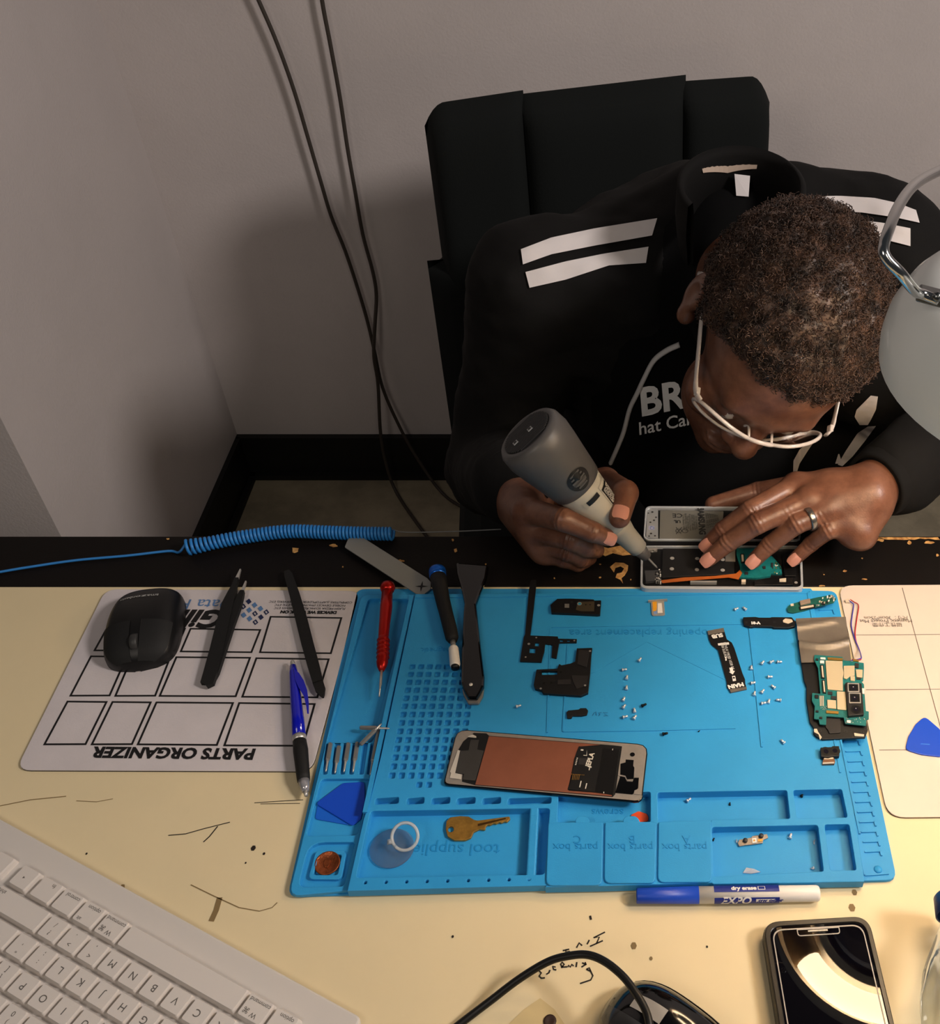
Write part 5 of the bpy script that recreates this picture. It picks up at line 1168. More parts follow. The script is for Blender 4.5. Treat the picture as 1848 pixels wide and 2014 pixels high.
# ---------------------------------------------------------------- head
nC = Vector((0, -_cp, _sp))
def cb_(r, u, n): return AX_R*r+AX_U*u+nC*n
HUp = cb_(.385, .152, .911).normalized(); HF = cb_(-.13, -.97, .216); HF = (HF-HUp*HF.dot(HUp)).normalized(); HS = HF.cross(HUp)
if HS.x > 0: HS = -HS                       # HS: towards his right (left in the photo)
HO = CAM+cb_(.1385, .2007, -1.0)
HR = np.array([HS, HF, HUp], f32)           # rows: local axes
def hloc(P): return (P-np.array(HO, f32)) @ HR.T
def hw(s, f, u): return HO+HS*s+HF*f+HUp*u
C7 = Vector((.112, 1.045, .905)); SR = Vector((-.105, 1.035, .862)); SL = Vector((.282, 1.065, .890))
nb = [float(x) for x in hloc(np.array([C7+Vector((.0, .0, -.02))], f32))[0]]
def head_sdf(P):
    q = hloc(P)
    d = sd_ell(q, (0, -.012, .026), (.074, .097, .084))
    d = smin(d, sd_ell(q, (0, .048, .03), (.060, .050, .058)), .02)
    d = smin(d, sd_cone(q, (0, .044, 0), (0, .048, -.07), .062, .046), .02)
    d = smin(d, sd_ell(q, (0, .050, -.085), (.046, .046, .030)), .02)
    d = smin(d, sd_sphere(q, (0, .086, -.104), .017), .02)
    for s in (-1, 1): d = smin(d, sd_sphere(q, (s*.042, .066, -.036), .026), .015)
    d = smin(d, sd_cone(q, (-.034, .090, .008), (.034, .090, .008), .0115, .0115), .014)
    for s in (-1, 1): d = smax(d, -sd_sphere(q, (s*.033, .112, -.010), .0165), .012)
    for s in (-1, 1): d = smin(d, sd_ell(q, (s*.032, .086, -.011), (.0155, .0135, .011)), .004)
    nose = smin(sd_cone(q, (0, .098, .0), (0, .113, -.034), .0075, .0115), sd_sphere(q, (0, .112, -.037), .0125), .008)
    for s in (-1, 1): nose = smin(nose, sd_sphere(q, (s*.0145, .103, -.040), .0092), .007)
    d = smin(d, nose, .008)
    d = smin(d, sd_ell(q, (0, .099, -.071), (.025, .011, .0065)), .005); d = smin(d, sd_ell(q, (0, .097, -.083), (.021, .012, .0075)), .005)
    for s in (-1, 1):
        e = sd_ell(q, (s*.080, -.012, -.008), (.0075, .017, .028)); e = smax(e, -sd_ell(q, (s*.091, -.008, -.006), (.009, .011, .019)), .004)
        e = smin(e, sd_sphere(q, (s*.078, .001, -.034), .009), .008)
        d = smin(d, e, .006)
    d = smin(d, sd_cone(q, (0, -.035, -.035), tuple(nb), .056, .062), .02)
    return d
ctr = HO
hv = surface_nets(head_sdf, (HO.x-.17, HO.y-.16, HO.z-.18), (HO.x+.16, HO.y+.27, HO.z+.16), .0026)

# hair: short tight coils
def hairline(s, f):
    return np.interp(f, [-.12, -.075, -.045, -.02, -.005, .012, .03, .05, .07, .088, .11], [-.07, -.06, -.03, .012, .012, -.012, .018, .040, .050, .052, .05])-.0*s
from mathutils import noise as mnoise
def vnoise(P, sc, seed=0):                # cheap smooth value noise (numpy)
    q = P*sc+seed*17.3; i = np.floor(q).astype(np.int64); fr = (q-i).astype(f32); fr = fr*fr*(3-2*fr); out = np.zeros(len(P), f32)
    for a in (0, 1):
        for b in (0, 1):
            for c in (0, 1):
                hsh = ((i[:, 0]+a)*73856093 ^ (i[:, 1]+b)*19349663 ^ (i[:, 2]+c)*83492791) & 0xffff
                hsh = (hsh*40503 & 0xffff).astype(f32)/65535
                wgt = (fr[:, 0] if a else 1-fr[:, 0])*(fr[:, 1] if b else 1-fr[:, 1])*(fr[:, 2] if c else 1-fr[:, 2]); out += wgt*hsh
    return out
def hair_sdf(P):
    q = hloc(P)
    d = sd_ell(q, (0, -.006, .031), (.085, .096, .096))
    d = smin(d, sd_ell(q, (0, .030, .050), (.066, .062, .060)), .02)
    n = vnoise(q, 130, 1)*.006+vnoise(q, 60, 2)*.006-.0055
    hl = hairline(q[:, 0], q[:, 1]); m = (hl-q[:, 2])
    return smax(d+n, m.astype(f32)*.8, .012)
hr = surface_nets(hair_sdf, (HO.x-.14, HO.y-.16, HO.z-.13), (HO.x+.15, HO.y+.15, HO.z+.16), .0026)
HAIR = mat('dark_brown_hair', (30, 21, 17), .65, rgb2=(16, 11, 9), vscale=90, spec=.35)
CURL = mat('hair_coils', (84, 61, 49), .5, rgb2=(38, 27, 22), vscale=60, spec=.6)
rng = np.random.default_rng(11)
V, Q = hr; fc = V[Q].mean(1); nn = np.cross(V[Q[:, 2]]-V[Q[:, 0]], V[Q[:, 3]]-V[Q[:, 1]]); ar = np.linalg.norm(nn, axis=1)+1e-12; nn /= ar[:, None]
if ((fc-np.array(HO))*nn).sum() < 0: nn = -nn
ql = hloc(fc.astype(f32)); ok = (ql[:, 2] > hairline(ql[:, 0], ql[:, 1])+.003)
pr = ar*ok; NCURL = 15000; pick_ = rng.choice(len(fc), NCURL, p=pr/pr.sum())
c0 = fc[pick_]+rng.normal(0, .0012, (NCURL, 3)); nr = nn[pick_]+rng.normal(0, .75, (NCURL, 3)); nr /= np.linalg.norm(nr, axis=1)[:, None]
t1 = np.cross(nr, rng.normal(0, 1, (NCURL, 3))); t1 /= np.linalg.norm(t1, axis=1)[:, None]; t2 = np.cross(nr, t1)
NP_, NS = 9, 3; ph_ = rng.uniform(0, 6.28, NCURL); cr = rng.uniform(.0010, .0024, NCURL); ln = rng.uniform(.003, .0085, NCURL); trn = rng.uniform(.7, 1.6, NCURL)
PT = np.empty((NCURL, NP_, 3))
for k in range(NP_):
    a = ph_+2*PI*trn*k/(NP_-1); PT[:, k] = c0+nr*(ln*(k/(NP_-1)-.3))[:, None]+t1*(np.cos(a)*cr)[:, None]+t2*(np.sin(a)*cr)[:, None]
tv = np.empty((NCURL, NP_, NS, 3)); rad = .00036
for k in range(NP_):
    tg = PT[:, min(k+1, NP_-1)]-PT[:, max(k-1, 0)]; tg /= np.linalg.norm(tg, axis=1)[:, None]+1e-12
    u1 = np.cross(tg, t1+.3*nr); u1 /= np.linalg.norm(u1, axis=1)[:, None]+1e-12; u2 = np.cross(tg, u1)
    for j in range(NS): tv[:, k, j] = PT[:, k]+(u1*math.cos(2*PI*j/NS)+u2*math.sin(2*PI*j/NS))*rad
bq = []
for k in range(NP_-1):
    for j in range(NS): bq.append((k*NS+j, k*NS+(j+1) % NS, (k+1)*NS+(j+1) % NS, (k+1)*NS+j))
bq = np.array(bq); cq = (np.arange(NCURL)[:, None, None]*NP_*NS+bq[None]).reshape(-1, 4)

# ---------------------------------------------------------------- hands
RSX = 1.0
def crease(P, d, p, ax_, amp):          # skin folds over a bent knuckle, on its camera side
    a_ = np.array(Vector(ax_).normalized(), f32); q = P-np.array(p, f32); near = (q*q).sum(1) < .0005; t = q @ a_
    v = np.array((CAM-Vector(p)).normalized(), f32); up_ = np.clip((q @ v)/.008, 0, 1)
    return d+np.where(near, amp*np.cos(t*(2*PI/.0042))*np.exp(-(t/.0055)**2)*up_, 0).astype(f32)
class Hand: pass
def make_hand(palm, fingers, rpalm, lo_pad=.035, h=.0012, extra=None):
    def f(P):
        d = None
        for (pts, rs, k) in palm:
            e = chain(P, pts, rs, .006); d = e if d is None else smin(d, e, .014)
        fs = None
        for pts, rs in fingers:
            e = chain(P, pts, rs, .0022); fs = e if fs is None else smin(fs, e, .0014)
        d = smin(d, fs, .006)
        for pts, rs in fingers:
            if len(pts) == 4: d = crease(P, d, pts[1], pts[2]-pts[0], .00055); d = crease(P, d, pts[2], pts[3]-pts[1], .0004)
        if extra: d = extra(P, d)
        return d
    allp = [Vector(p) for pts, *_ in palm for p in pts]+[Vector(p) for pts, *_ in fingers for p in pts]
    lo = [min(p[i] for p in allp)-lo_pad for i in range(3)]; hi = [max(p[i] for p in allp)+lo_pad for i in range(3)]
    return f, surface_nets(f, lo, hi, h)
pt = lambda *L: [at(a, b, c) for a, b, c in L]
# his left hand (right in the photo), fingers spread over the open phone
LW = at(1700, 968, .066); LEL = Vector((.415, .93, .79))
li = pt((1566, 955, .064), (1475, 1004, .060), (1421, 1043, .036), (1391, 1070, .0195))
lm = pt((1592, 984, .068), (1488, 1030, .058), (1432, 1067, .034), (1393, 1100, .0165))
lr = pt((1632, 1004, .064), (1566, 1030, .059), (1514, 1071, .032), (1481, 1104, .0165))
ll = pt((1672, 1030, .054), (1628, 1043, .052), (1594, 1070, .031), (1562, 1100, .0155))
lt = pt((1655, 965, .050), (1585, 955, .034), (1490, 968, .010), (1402, 992, .004))
FR = [.0112, .0098, .0086, .0072]
fw_dir = (LEL-LW).normalized()
lhf, lh = make_hand([([LW+fw_dir*.09, LW, LW.lerp(li[0], .5), li[0]], [.030, .0245, .019, .0125], 0), ([LW, lm[0]], [.022, .0132], 0), ([LW-Vector((0, .008, 0)), lr[0]], [.021, .0125], 0), ([LW-Vector((0, .014, .004)), ll[0]], [.019, .0118], 0), ([ll[0]+Vector((.01, -.006, -.008)), LW+Vector((.0, -.012, -.012))], [.016, .018], 0), ([li[0]-Vector((0, 0, .008)), ll[0]-Vector((0, 0, .008))], [.011, .011], 0)],
                    [(li, FR), (lm, [.0115, .0100, .0088, .0074]), (lr, [.0110, .0096, .0084, .0071]), (ll, [.0100, .0086, .0074, .0064]), (lt, [.0150, .0130, .0105, .0085])], 0)
# his right hand (left in the photo), pinching the rotary tool
RW = Vector((-.118, .806, .775)); REL = Vector((-.165, 1.0, .63))
TT0, TT1 = at(1292, 1117, .0075), at(1032, 847, .168)
tax = (TT1-TT0).normalized(); TLn = (TT1-TT0).length
def taxp(t): return TT0+tax*(TLn*t)
def trel(t, ang, r):                       # point around the tool: ang 0 faces the camera, + is towards image right
    v = (CAM-taxp(t)); v = (v-tax*v.dot(tax)).normalized(); s = v.cross(tax)
    if s.x < 0: s = -s
    return taxp(t)+v*(math.cos(ang)*r)+s*(math.sin(ang)*r)
ri = pt((1036, 1004, .062), (1108, 1022, .088), (1164, 1046, .077), (1192, 1057, .066))
rm_ = pt((1046, 1040, .046), (1122, 1060, .058), (1154, 1078, .040), (1172, 1082, .028))
rr_ = pt((1060, 1065, .032), (1118, 1084, .036), (1142, 1098, .022), (1158, 1097, .013))
rl_ = pt((1072, 1085, .022), (1110, 1098, .024), (1136, 1108, .012), (1150, 1104, .009))
rt = pt((1120, 968, .030), (1190, 948, .050), (1229, 970, .090), (1218, 1018, .085))
rtd = rt
fwr = (REL-RW).normalized()
rhf, rh = make_hand([([RW+fwr*.08, RW, ri[0]], [.030, .026, .0145], 0), ([RW, rm_[0]], [.024, .0145], 0), ([RW-Vector((0, .004, .006)), rr_[0]], [.022, .0135], 0), ([RW-Vector((0, .008, .010)), rl_[0]], [.020, .0125], 0), ([RW, rt[0], rt[1]], [.022, .018, .0135], 0)],
                    [(ri, [.0125, .0108, .0094, .0080]), (rm_, [.0125, .0108, .0092, .0080]), (rr_, [.0115, .0100, .0088, .0076]), (rl_, [.0105, .0092, .0080, .0070]), (rt[1:], [.0135, .0122, .0098])], 0)
# covered arms and trunk keep the figure in one piece under the clothes
def tube_np(pts, rs, n=16):
    m_ = MB().tube(pts, rs, n, caps=False)
    return np.array([tuple(v) for v in m_.v]), np.array(m_.f)
PELV = Vector((.09, 1.16, .60))
HIPR, HIPL = Vector((.0, 1.15, .578)), Vector((.17, 1.15, .578)); KNR, KNL = Vector((-.05, .76, .57)), Vector((.225, .78, .57)); ANR, ANL = Vector((-.05, .78, .08)), Vector((.24, .82, .08))
inner = [tube_np([C7+Vector((0, 0, -.03)), Vector((.1, 1.12, .74)), PELV], [.06, .09, .10]), tube_np([SR, REL, RW+fwr*.03], [.045, .036, .026]), tube_np([SL, LEL, LW+fw_dir*.03], [.04, .03, .024]),
         tube_np([HIPR, KNR, ANR], [.07, .05, .035]), tube_np([HIPL, KNL, ANL], [.07, .05, .035]), tube_np([SR, C7+Vector((0, 0, -.04)), SL], [.05, .06, .05])]
np_mesh('body', [hv, lh, rh]+inner, SKIN, man)
np_mesh('hair', [hr, (tv.reshape(-1, 3), cq)], CURL, man, label='short tightly coiled dark brown hair')
for s in (-1, 1): build('eye', MB().ball(hw(s*.032, .0885, -.0115), .0115, 14), mat('eye_white', (190, 180, 170), .2), man)

def nail(tip, prev, r, name='nail', w_=.0062, l_=.0072, tilt=None):
    ax_ = (tip-prev).normalized(); v = tilt or (CAM-tip); v = (v-ax_*v.dot(ax_)).normalized(); s = v.cross(ax_)
    vs = []; n1, n2 = 8, 8
    for i in range(n1+1):
        for j in range(n2+1):
            u = -1+2*i/n1; k = -1+2*j/n2
            lim = w_*(1-.25*max(0, -u)**3-.35*max(0, u)**4); a = k*lim/r
            vs.append(tip+ax_*(r*.02+u*l_-.0005)+v*(math.cos(a)*(r+.0006)-.0006*abs(u)**3)+s*(math.sin(a)*(r+.0006)))
    fs = [(i*(n2+1)+j, i*(n2+1)+j+1, (i+1)*(n2+1)+j+1, (i+1)*(n2+1)+j) for i in range(n1) for j in range(n2)]
    build(name, MB().add(vs, fs, smooth=True), NAIL, man)
for F, r in ((li, .0075), (lm, .0077), (lr, .0074), (ll, .0067)): nail(F[3], F[2], r, w_=.0060*r/.0074, l_=.0066*r/.0074)
nail(rt[3], rt[2], .0101, w_=.0078, l_=.0080); nail(ri[3], ri[2], .0083, w_=.0062, l_=.0064)

# ---------------------------------------------------------------- clothes
def jfold(P):
    return (vnoise(P, 22, 3)-.5)*.012+(vnoise(P*np.array([1, 1, 2.2], f32), 48, 4)-.5)*.006
def torso_sdf(P):
    d = sd_cone(P, (.09, 1.19, .52), (.095, 1.11, .78), .145, .135)
    for s in (-.075, .09): d = smin(d, sd_cone(P, (.09+s*.7, 1.17, .56), (.09+s, 1.09, .80), .11, .105), .05)
    d = smin(d, sd_cone(P, (.10, 1.02, .62), (.10, 1.05, .76), .13, .125), .05)
    d = smin(d, sd_cone(P, SR, SL, .060, .060), .05)
    d = smin(d, sd_ell(P, (.105, 1.135, .855), (.15, .10, .085)), .06)
    d = smin(d, sd_cone(P, C7, HO-HUp*.06, .07, .045), .03)
    return d
def jacket_sdf(P):
    d = sd_cone(P, (.09, 1.19, .52), (.095, 1.11, .78), .155, .145)
    for s in (-.075, .09): d = smin(d, sd_cone(P, (.09+s*.7, 1.17, .56), (.09+s, 1.09, .80), .12, .115), .05)
    d = smin(d, sd_cone(P, SR, SL, .066, .064), .05)
    d = smin(d, sd_ell(P, (.105, 1.135, .855), (.16, .11, .09)), .06)
    d = smin(d, sd_cone(P, (.10, 1.10, .925), (.26, 1.105, .905), .055, .05), .04)
    op = sd_cone(P, (.145, .93, .86), (.14, .90, .52), .07, .115); op = smax(op, P[:, 1]-1.03, .02)
    d = smax(d, -op, .012)
    nk = sd_cone(P, tuple(C7+Vector((0, -.015, -.02))), tuple(HO-HUp*.05), .070, .085)
    d = smax(d, -nk, .01)
    a = smin(sd_cone(P, SR, REL, .070, .056), sd_cone(P, REL, RW-fwr*.004, .056, .042), .02)
    b = smin(sd_cone(P, SL, LEL, .066, .056), sd_cone(P, LEL, LW+fw_dir*.045, .056, .041), .02)
    d = smin(d, a, .03); d = smin(d, smin(smin(b, sd_cone(P, (.20, 1.0, .80), (.33, .92, .80), .06, .058), .03), sd_cone(P, (.20, 1.06, .68), (.33, .99, .70), .10, .085), .03), .03)
    return d+jfold(P)*.8
jv = surface_nets(jacket_sdf, (-.34, .70, .34), (.60, 1.56, 1.06), .0065)
np_mesh('jacket', [jv], JACK, man, label='black zip track jacket')
tvs = surface_nets(torso_sdf, (-.22, .84, .40), (.40, 1.50, 1.02), .008)
np_mesh('t_shirt', [tvs], TEE, man, label='black printed T-shirt')
both = lambda P: np.minimum(jacket_sdf(P), torso_sdf(P))
# standing collar around the nape
def ring_pts(r0, z, n=40): return
col_c = atd(1455, 398, 1.045); mb = MB(); vs = []; fs = []; NC = 36
for i in range(NC+1):
    a = math.radians(-32+244*i/NC)
    for (ro, zo) in ((.066, -.045), (.070, -.012), (.069, .018), (.063, .021), (.061, .010), (.059, -.045)):
        vs.append(col_c+Vector((math.cos(a)*ro*.92, math.sin(a)*ro, zo+.010*math.sin(a))))
for i in range(NC):
    for k in range(6): fs.append((i*6+k, i*6+(k+1) % 6, (i+1)*6+(k+1) % 6, (i+1)*6+k))
mb.add(vs, fs, smooth=True); build('collar', mb, JACK, man)
cdir = lambda a: Vector((math.cos(a)*.92, math.sin(a), 0))
mb = MB(); vs = []; fs = []
for i in range(13):
    a = math.radians(68+62*i/12); 
    for zo, ro in ((.016, .0620), (.004+.006*abs(i-6)/6, .0590)): vs.append(col_c+cdir(a)*(ro)+Vector((0, 0, zo)))
for i in range(12): fs.append((2*i, 2*i+1, 2*i+3, 2*i+2))
mb.add(vs, fs); build('collar_tape', mb, mat('collar_tape_beige', (176, 156, 140), .8), man)
mb = MB(); q = march_many(lambda P: np.minimum(torso_sdf(P), sd_sphere(P, tuple(col_c+Vector((0, .02, -.02))), .06)), [(1440, 392)])
mb.add([col_c+cdir(math.radians(92))*.056+Vector((0, 0, .004)), col_c+cdir(math.radians(74))*.056+Vector((0, 0, .003)), col_c+cdir(math.radians(72))*.044+Vector((0, -.004, -.012)), col_c+cdir(math.radians(90))*.044+Vector((0, -.004, -.012))], [(0, 1, 2, 3)]); build('care_label', mb, STRW, man)
def patch(name, top, bot, m, f=jacket_sdf, n=26, k=5, off=.0022, t0=.5):
    def samp(L, t):
        L = [Vector((a, b)) for a, b in L]; acc = [0]
        for i in range(1, len(L)): acc.append(acc[-1]+(L[i]-L[i-1]).length)
        x = t*acc[-1]; i = 0
        while i < len(L)-2 and acc[i+1] < x: i += 1
        return L[i].lerp(L[i+1], (x-acc[i])/max(1e-9, acc[i+1]-acc[i]))
    vs = []; bad = False
    for i in range(n+1):
        a, b = samp(top, i/n), samp(bot, i/n)
        for j in range(k+1):
            p = a.lerp(b, j/k); w_ = march(f, p.x, p.y, t0)
            if w_ is None: w_ = vs[-1]-Vector((0, 0, 0)) if vs else atd(p.x, p.y, 1.15); g = Vector((0, 0, 0))
            else: g = (CAM-w_).normalized()
            vs.append(w_+g*off)
    fs = [(i*(k+1)+j, i*(k+1)+j+1, (i+1)*(k+1)+j+1, (i+1)*(k+1)+j) for i in range(n) for j in range(k)]
    return build(name, MB().add(vs, fs, smooth=True), m, man)
patch('shoulder_stripe', [(1024, 490), (1084, 467), (1169, 449), (1292, 429)], [(1028, 520), (1084, 500), (1169, 483), (1282, 463)], STRW)
patch('shoulder_stripe', [(1033, 535), (1112, 514), (1186, 499), (1275, 485)], [(1041, 566), (1112, 550), (1197, 522), (1270, 517)], STRW)
patch('shoulder_stripe', [(1560, 392), (1605, 386), (1650, 385), (1718, 389), (1764, 399), (1801, 413)], [(1560, 425), (1600, 418), (1650, 415), (1696, 418), (1758, 427), (1808, 438)], STRW)
patch('shoulder_stripe', [(1640, 436), (1684, 432), (1735, 438), (1790, 449)], [(1640, 470), (1684, 466), (1735, 470), (1790, 484)], STRW)
patch('sleeve_stripe', [(1712, 778), (1684, 806), (1680, 820), (1690, 836)], [(1726, 780), (1722, 806), (1712, 826), (1706, 836)], STRW)
patch('sleeve_stripe', [(1706, 839), (1686, 852), (1662, 888), (1647, 914)], [(1722, 838), (1700, 868), (1676, 898), (1656, 917)], STRW)
# white zip edges of the open jacket, and the zip pull
def piping(name, L, r, m=PIPE):
    P = [march(both, a, b) for a, b in L]; P = [p+(CAM-p).normalized()*.003 for p in P if p]
    return build(name, MB().tube(catmull(P, 5), r, 8, flat=.6), m, man)
piping('zip_edge', [(1336, 678), (1310, 690), (1285, 710), (1266, 745), (1252, 775), (1238, 805), (1226, 850), (1212, 885), (1200, 912), (1192, 934)], .0044)
patch('zip_edge', [(1588, 872), (1572, 884), (1560, 906), (1559, 938)], [(1598, 872), (1586, 890), (1572, 912), (1563, 940)], STRW, both)
patch('jacket_lining', [(1648, 893), (1642, 912)], [(1650, 893), (1656, 912)], STRW, both, 3, 2)
zpx = march(both, 1168, 922); mb = MB().box(zpx+(CAM-zpx).normalized()*.006, (.009, .006, .011), bev=.002); build('zip_pull', mb, mat('pale_blue_plastic', (120, 170, 205), .4), man)
# T-shirt print
def shirt_text(t, size, o, ux, uy, **k):
    me = text_mesh(t, size, align='LEFT', **k); mb = MB(); vs = []
    for v in me.vertices:
        px, py = o[0]+ux[0]*v.co.x+uy[0]*v.co.y, o[1]+ux[1]*v.co.x+uy[1]*v.co.y
        p = march(both, px, py, .9); p = p if p else atd(px, py, 1.1); vs.append(p+(CAM-p).normalized()*.0022)
    mb.add(vs, [tuple(p.vertices) for p in me.polygons]); return mb
PRT = mat('shirt_print_grey', (246, 244, 242), .6)
mb = shirt_text('BREAK', 76, (1257, 795), (1.0, -.20), (-.08, -1.0), bold=2.4)
mb2 = shirt_text('hat Can I Fix', 35, (1255, 845), (1.0, -.20), (-.05, -1.0), bold=.4); mb.add(mb2.v, mb2.f)
build('shirt_print', mb, PRT, man, label='grey printed lettering on the shirt')
# cuffs, trousers, shoes
def cuff(w, d, r0, r1, L):
    build('cuff', MB().lathe([(-.002, r0*.86), (-.004, r0*.97), (0, r0), (L*.5, (r0+r1)/2*1.03), (L*.92, r1*1.02), (L, r1*.96)], w, d, 36, caps=False), JACK, man)
cuff(LW+fw_dir*.018, fw_dir, .0335, .040, .055); cuff(RW-fwr*.022, fwr, .036, .043, .05)
TRS = mat('black_trousers', (4, 4, 5), .9, spec=.15)
def trs(P):
    d = sd_cone(P, HIPR, KNR, .092, .072); d = smin(d, sd_cone(P, KNR, ANR, .070, .055), .02)
    e = smin(sd_cone(P, HIPL, KNL, .092, .072), sd_cone(P, KNL, ANL, .070, .055), .02)
    return smin(smin(d, e, .03), sd_ell(P, (.09, 1.15, .59), (.18, .13, .10)), .05)
np_mesh('trousers', [surface_nets(trs, (-.2, .6, .03), (.52, 1.4, .72), .012)], TRS, man)
for a in (ANR, ANL):
    sh = lambda P, a=a: smax(smin(sd_ell(P, (a.x, a.y-.06, .035), (.05, .15, .045)), sd_cone(P, (a.x, a.y+.02, .04), (a.x, a.y+.02, .09), .045, .045), .02), .004-P[:, 2], .004)
    np_mesh('shoe', [surface_nets(sh, (a.x-.07, a.y-.24, -.004), (a.x+.07, a.y+.12, .15), .008)], mat('black_shoe', (16, 16, 17), .5), man)

# ---------------------------------------------------------------- glasses and ring
GLS = mat('clear_acetate', (232, 222, 216), .12, trans=.35, ior=1.45, spec=.7)
gl = thing('eyeglasses', 'clear plastic framed glasses worn by the person in the track jacket', 'glasses', HO)
def gpos(s, u): return hw(s, .1195-5.6*s*s+.42*(u-.005), u-.004)
for sg in (-1, 1):
    lp = []
    for k in range(36):
        a = 2*PI*k/36; c, d = math.cos(a), math.sin(a)
        lp.append(gpos(sg*(.0375+.0285*abs(c)**.8*(1 if c > 0 else -1)), -.010+.0195*abs(d)**.8*(1 if d > 0 else -1)))
    build('rim', MB().tube(lp, .0019, 8, closed=True), GLS, gl)
    vs = [gpos(sg*.0375, -.010)]+lp; build('lens', MB().add(vs, [(0, k+1, (k+1) % 36+1) for k in range(36)], smooth=True), mat('spectacle_lens', (245, 245, 248), .02, trans=1, ior=1.02, spec=.3), gl)
    tp = catmull([hw(sg*.0675, .0945, .0), hw(sg*.0735, .084, .0), hw(sg*.0765, .05, .003), hw(sg*.079, .015, .006), hw(sg*.0795, -.008, .008), hw(sg*.078, -.028, -.004), hw(sg*.076, -.038, -.022)], 6)
    rs_ = [(.0040 if i < 8 else .0034 if i < 18 else .0026) for i in range(len(tp))]
    build('temple', MB().tube(tp, rs_, 10, flat=.42, up=tuple(HS)), GLS, gl)
    build('hinge', MB().box(hw(sg*.0715, .087, .0), (.004, .007, .007), M=Matrix((HS, HF, HUp)).transposed(), bev=.001), GLS, gl)
    build('nose_pad', MB().tube(catmull([gpos(sg*.012, .0), hw(sg*.0125, .104, -.006), hw(sg*.0135, .102, -.013)], 4), .0013, 8), GLS, gl)
build('bridge', MB().tube(catmull([gpos(-.0125, .002), gpos(-.006, .0055), gpos(.006, .0055), gpos(.0125, .002)], 5), .0021, 8), GLS, gl)
rgc = lr[0].lerp(lr[1], .62); rgd = (lr[1]-lr[0]).normalized(); e1_ = rgd.orthogonal().normalized(); e2_ = rgd.cross(e1_)
rg = thing('finger_ring', 'silver and dark wedding band worn on the hand resting over the phone', 'ring', rgc)
build('band', MB().lathe([(-.0028, .0103), (-.0028, .0113), (-.0018, .0118), (.0018, .0118), (.0028, .0113), (.0028, .0103), (-.0028, .0103)], rgc, rgd, 36, caps=False), mat('ring_metal', (150, 146, 140), .25, metal=.9), rg)
# ================================================================ rotary tool
TGL = mat('tool_light_grey', (190, 186, 174), .5, spec=.4); TGD = mat('tool_dark_grey', (84, 82, 82), .42); TGN = mat('tool_nose_grey', (160, 156, 146), .5); TBK = mat('tool_black', (18, 18, 19), .5)
rtl = thing('rotary_tool', 'grey handheld rotary engraving tool gripped over the phone', 'rotary tool', TT0)
lth = lambda pr, n=40: MB().lathe([(t*TLn, r) for t, r in pr], TT0, tax, n)
build('bit', lth([(0, .0004), (.012, .0010), (.075, .0012), (.078, .0018), (.1, .0018)], 12), STEEL, rtl)
build('collet', lth([(.085, .003), (.09, .0052), (.13, .0066), (.155, .0072), (.158, .004)]), TGD, rtl)
build('nose', lth([(.15, .006), (.155, .0088), (.20, .0098), (.26, .0106), (.30, .0126), (.34, .0142), (.345, .01)]), TGN, rtl)
build('grip_body', lth([(.335, .0125), (.34, .0148), (.42, .0172), (.52, .0200), (.62, .0226), (.70, .0238), (.71, .02)]), TGL, rtl)
build('motor_head', lth([(.635, .0225), (.64, .0245), (.68, .0258), (.76, .0282), (.84, .0308), (.91, .0325), (.965, .0316), (.985, .0290), (.99, .0252), (.985, .0242), (.985, 0)]), TGD, rtl)
def tpatch(t0, t1, a0, a1, rf, off, mb, m=None, nt=6, na=8):
    vs = [trel(t0+(t1-t0)*i/nt, a0+(a1-a0)*j/na, rf(t0+(t1-t0)*i/nt)+off) for i in range(nt+1) for j in range(na+1)]
    mb.add(vs, [(i*(na+1)+j, i*(na+1)+j+1, (i+1)*(na+1)+j+1, (i+1)*(na+1)+j) for i in range(nt) for j in range(na)], m, True)
rb_ = lambda t: float(np.interp(t, [.34, .42, .52, .62, .70], [.0148, .0172, .0200, .0226, .0238])); rh_ = lambda t: float(np.interp(t, [.64, .68, .76, .84, .92, .965], [.0245, .0258, .0282, .0308, .0325, .0316]))
mb = MB(); vs = []; n = 24
for rr2 in (0, 1):
    for k in range(n):
        a = 2*PI*k/n; vs.append(trel(.715+.055*math.cos(a)*(1 if rr2 else .0), .16+.42*math.sin(a)*(1 if rr2 else 0), rh_(.715+.055*math.cos(a))+.0006))
mb.add(vs, [(k, (k+1) % n, n+(k+1) % n, n+k) for k in range(n)], TBK, True)
for k in range(5): tpatch(.678+k*.018, .686+k*.018, .16-.27+.04*abs(k-2), .16+.27-.04*abs(k-2), rh_, .0010, mb, TGD, 1, 8)
build('vent', mb, TBK, rtl)
mb = MB(); tpatch(.565, .592, -.25, .38, rb_, .0004, mb, TBK); build('slot', mb, TBK, rtl)
mb = MB(); tpatch(.56, .597, -.42, -.26, rb_, .0008, mb, mat('tool_switch', (176, 172, 160), .5)); build('switch', mb, TGL, rtl)
mb = MB(); tpatch(.43, .575, .62, 1.25, rb_, .0004, mb, TBK); lab = build('label', mb, TBK, rtl)
mb = MB(); rl2 = random.Random(2)
for k in range(9):
    a = .68+k*.06
    t = .445
    while t < .56: l2 = rl2.uniform(.006, .03); tpatch(t, min(t+l2, .565), a, a+.03, rb_, .0007, mb, WHITEP, 1, 2); t += l2+.005
build('label_text', mb, WHITEP, lab)
mb = MB()
for a0, a1, t0, t1 in ((.52, .56, .40, .60), (.52, 1.3, .596, .60), (.52, 1.3, .40, .404)): tpatch(t0, t1, a0, a1, rb_, .0003, mb, TGN)
build('panel_seam', mb, TGN, rtl)
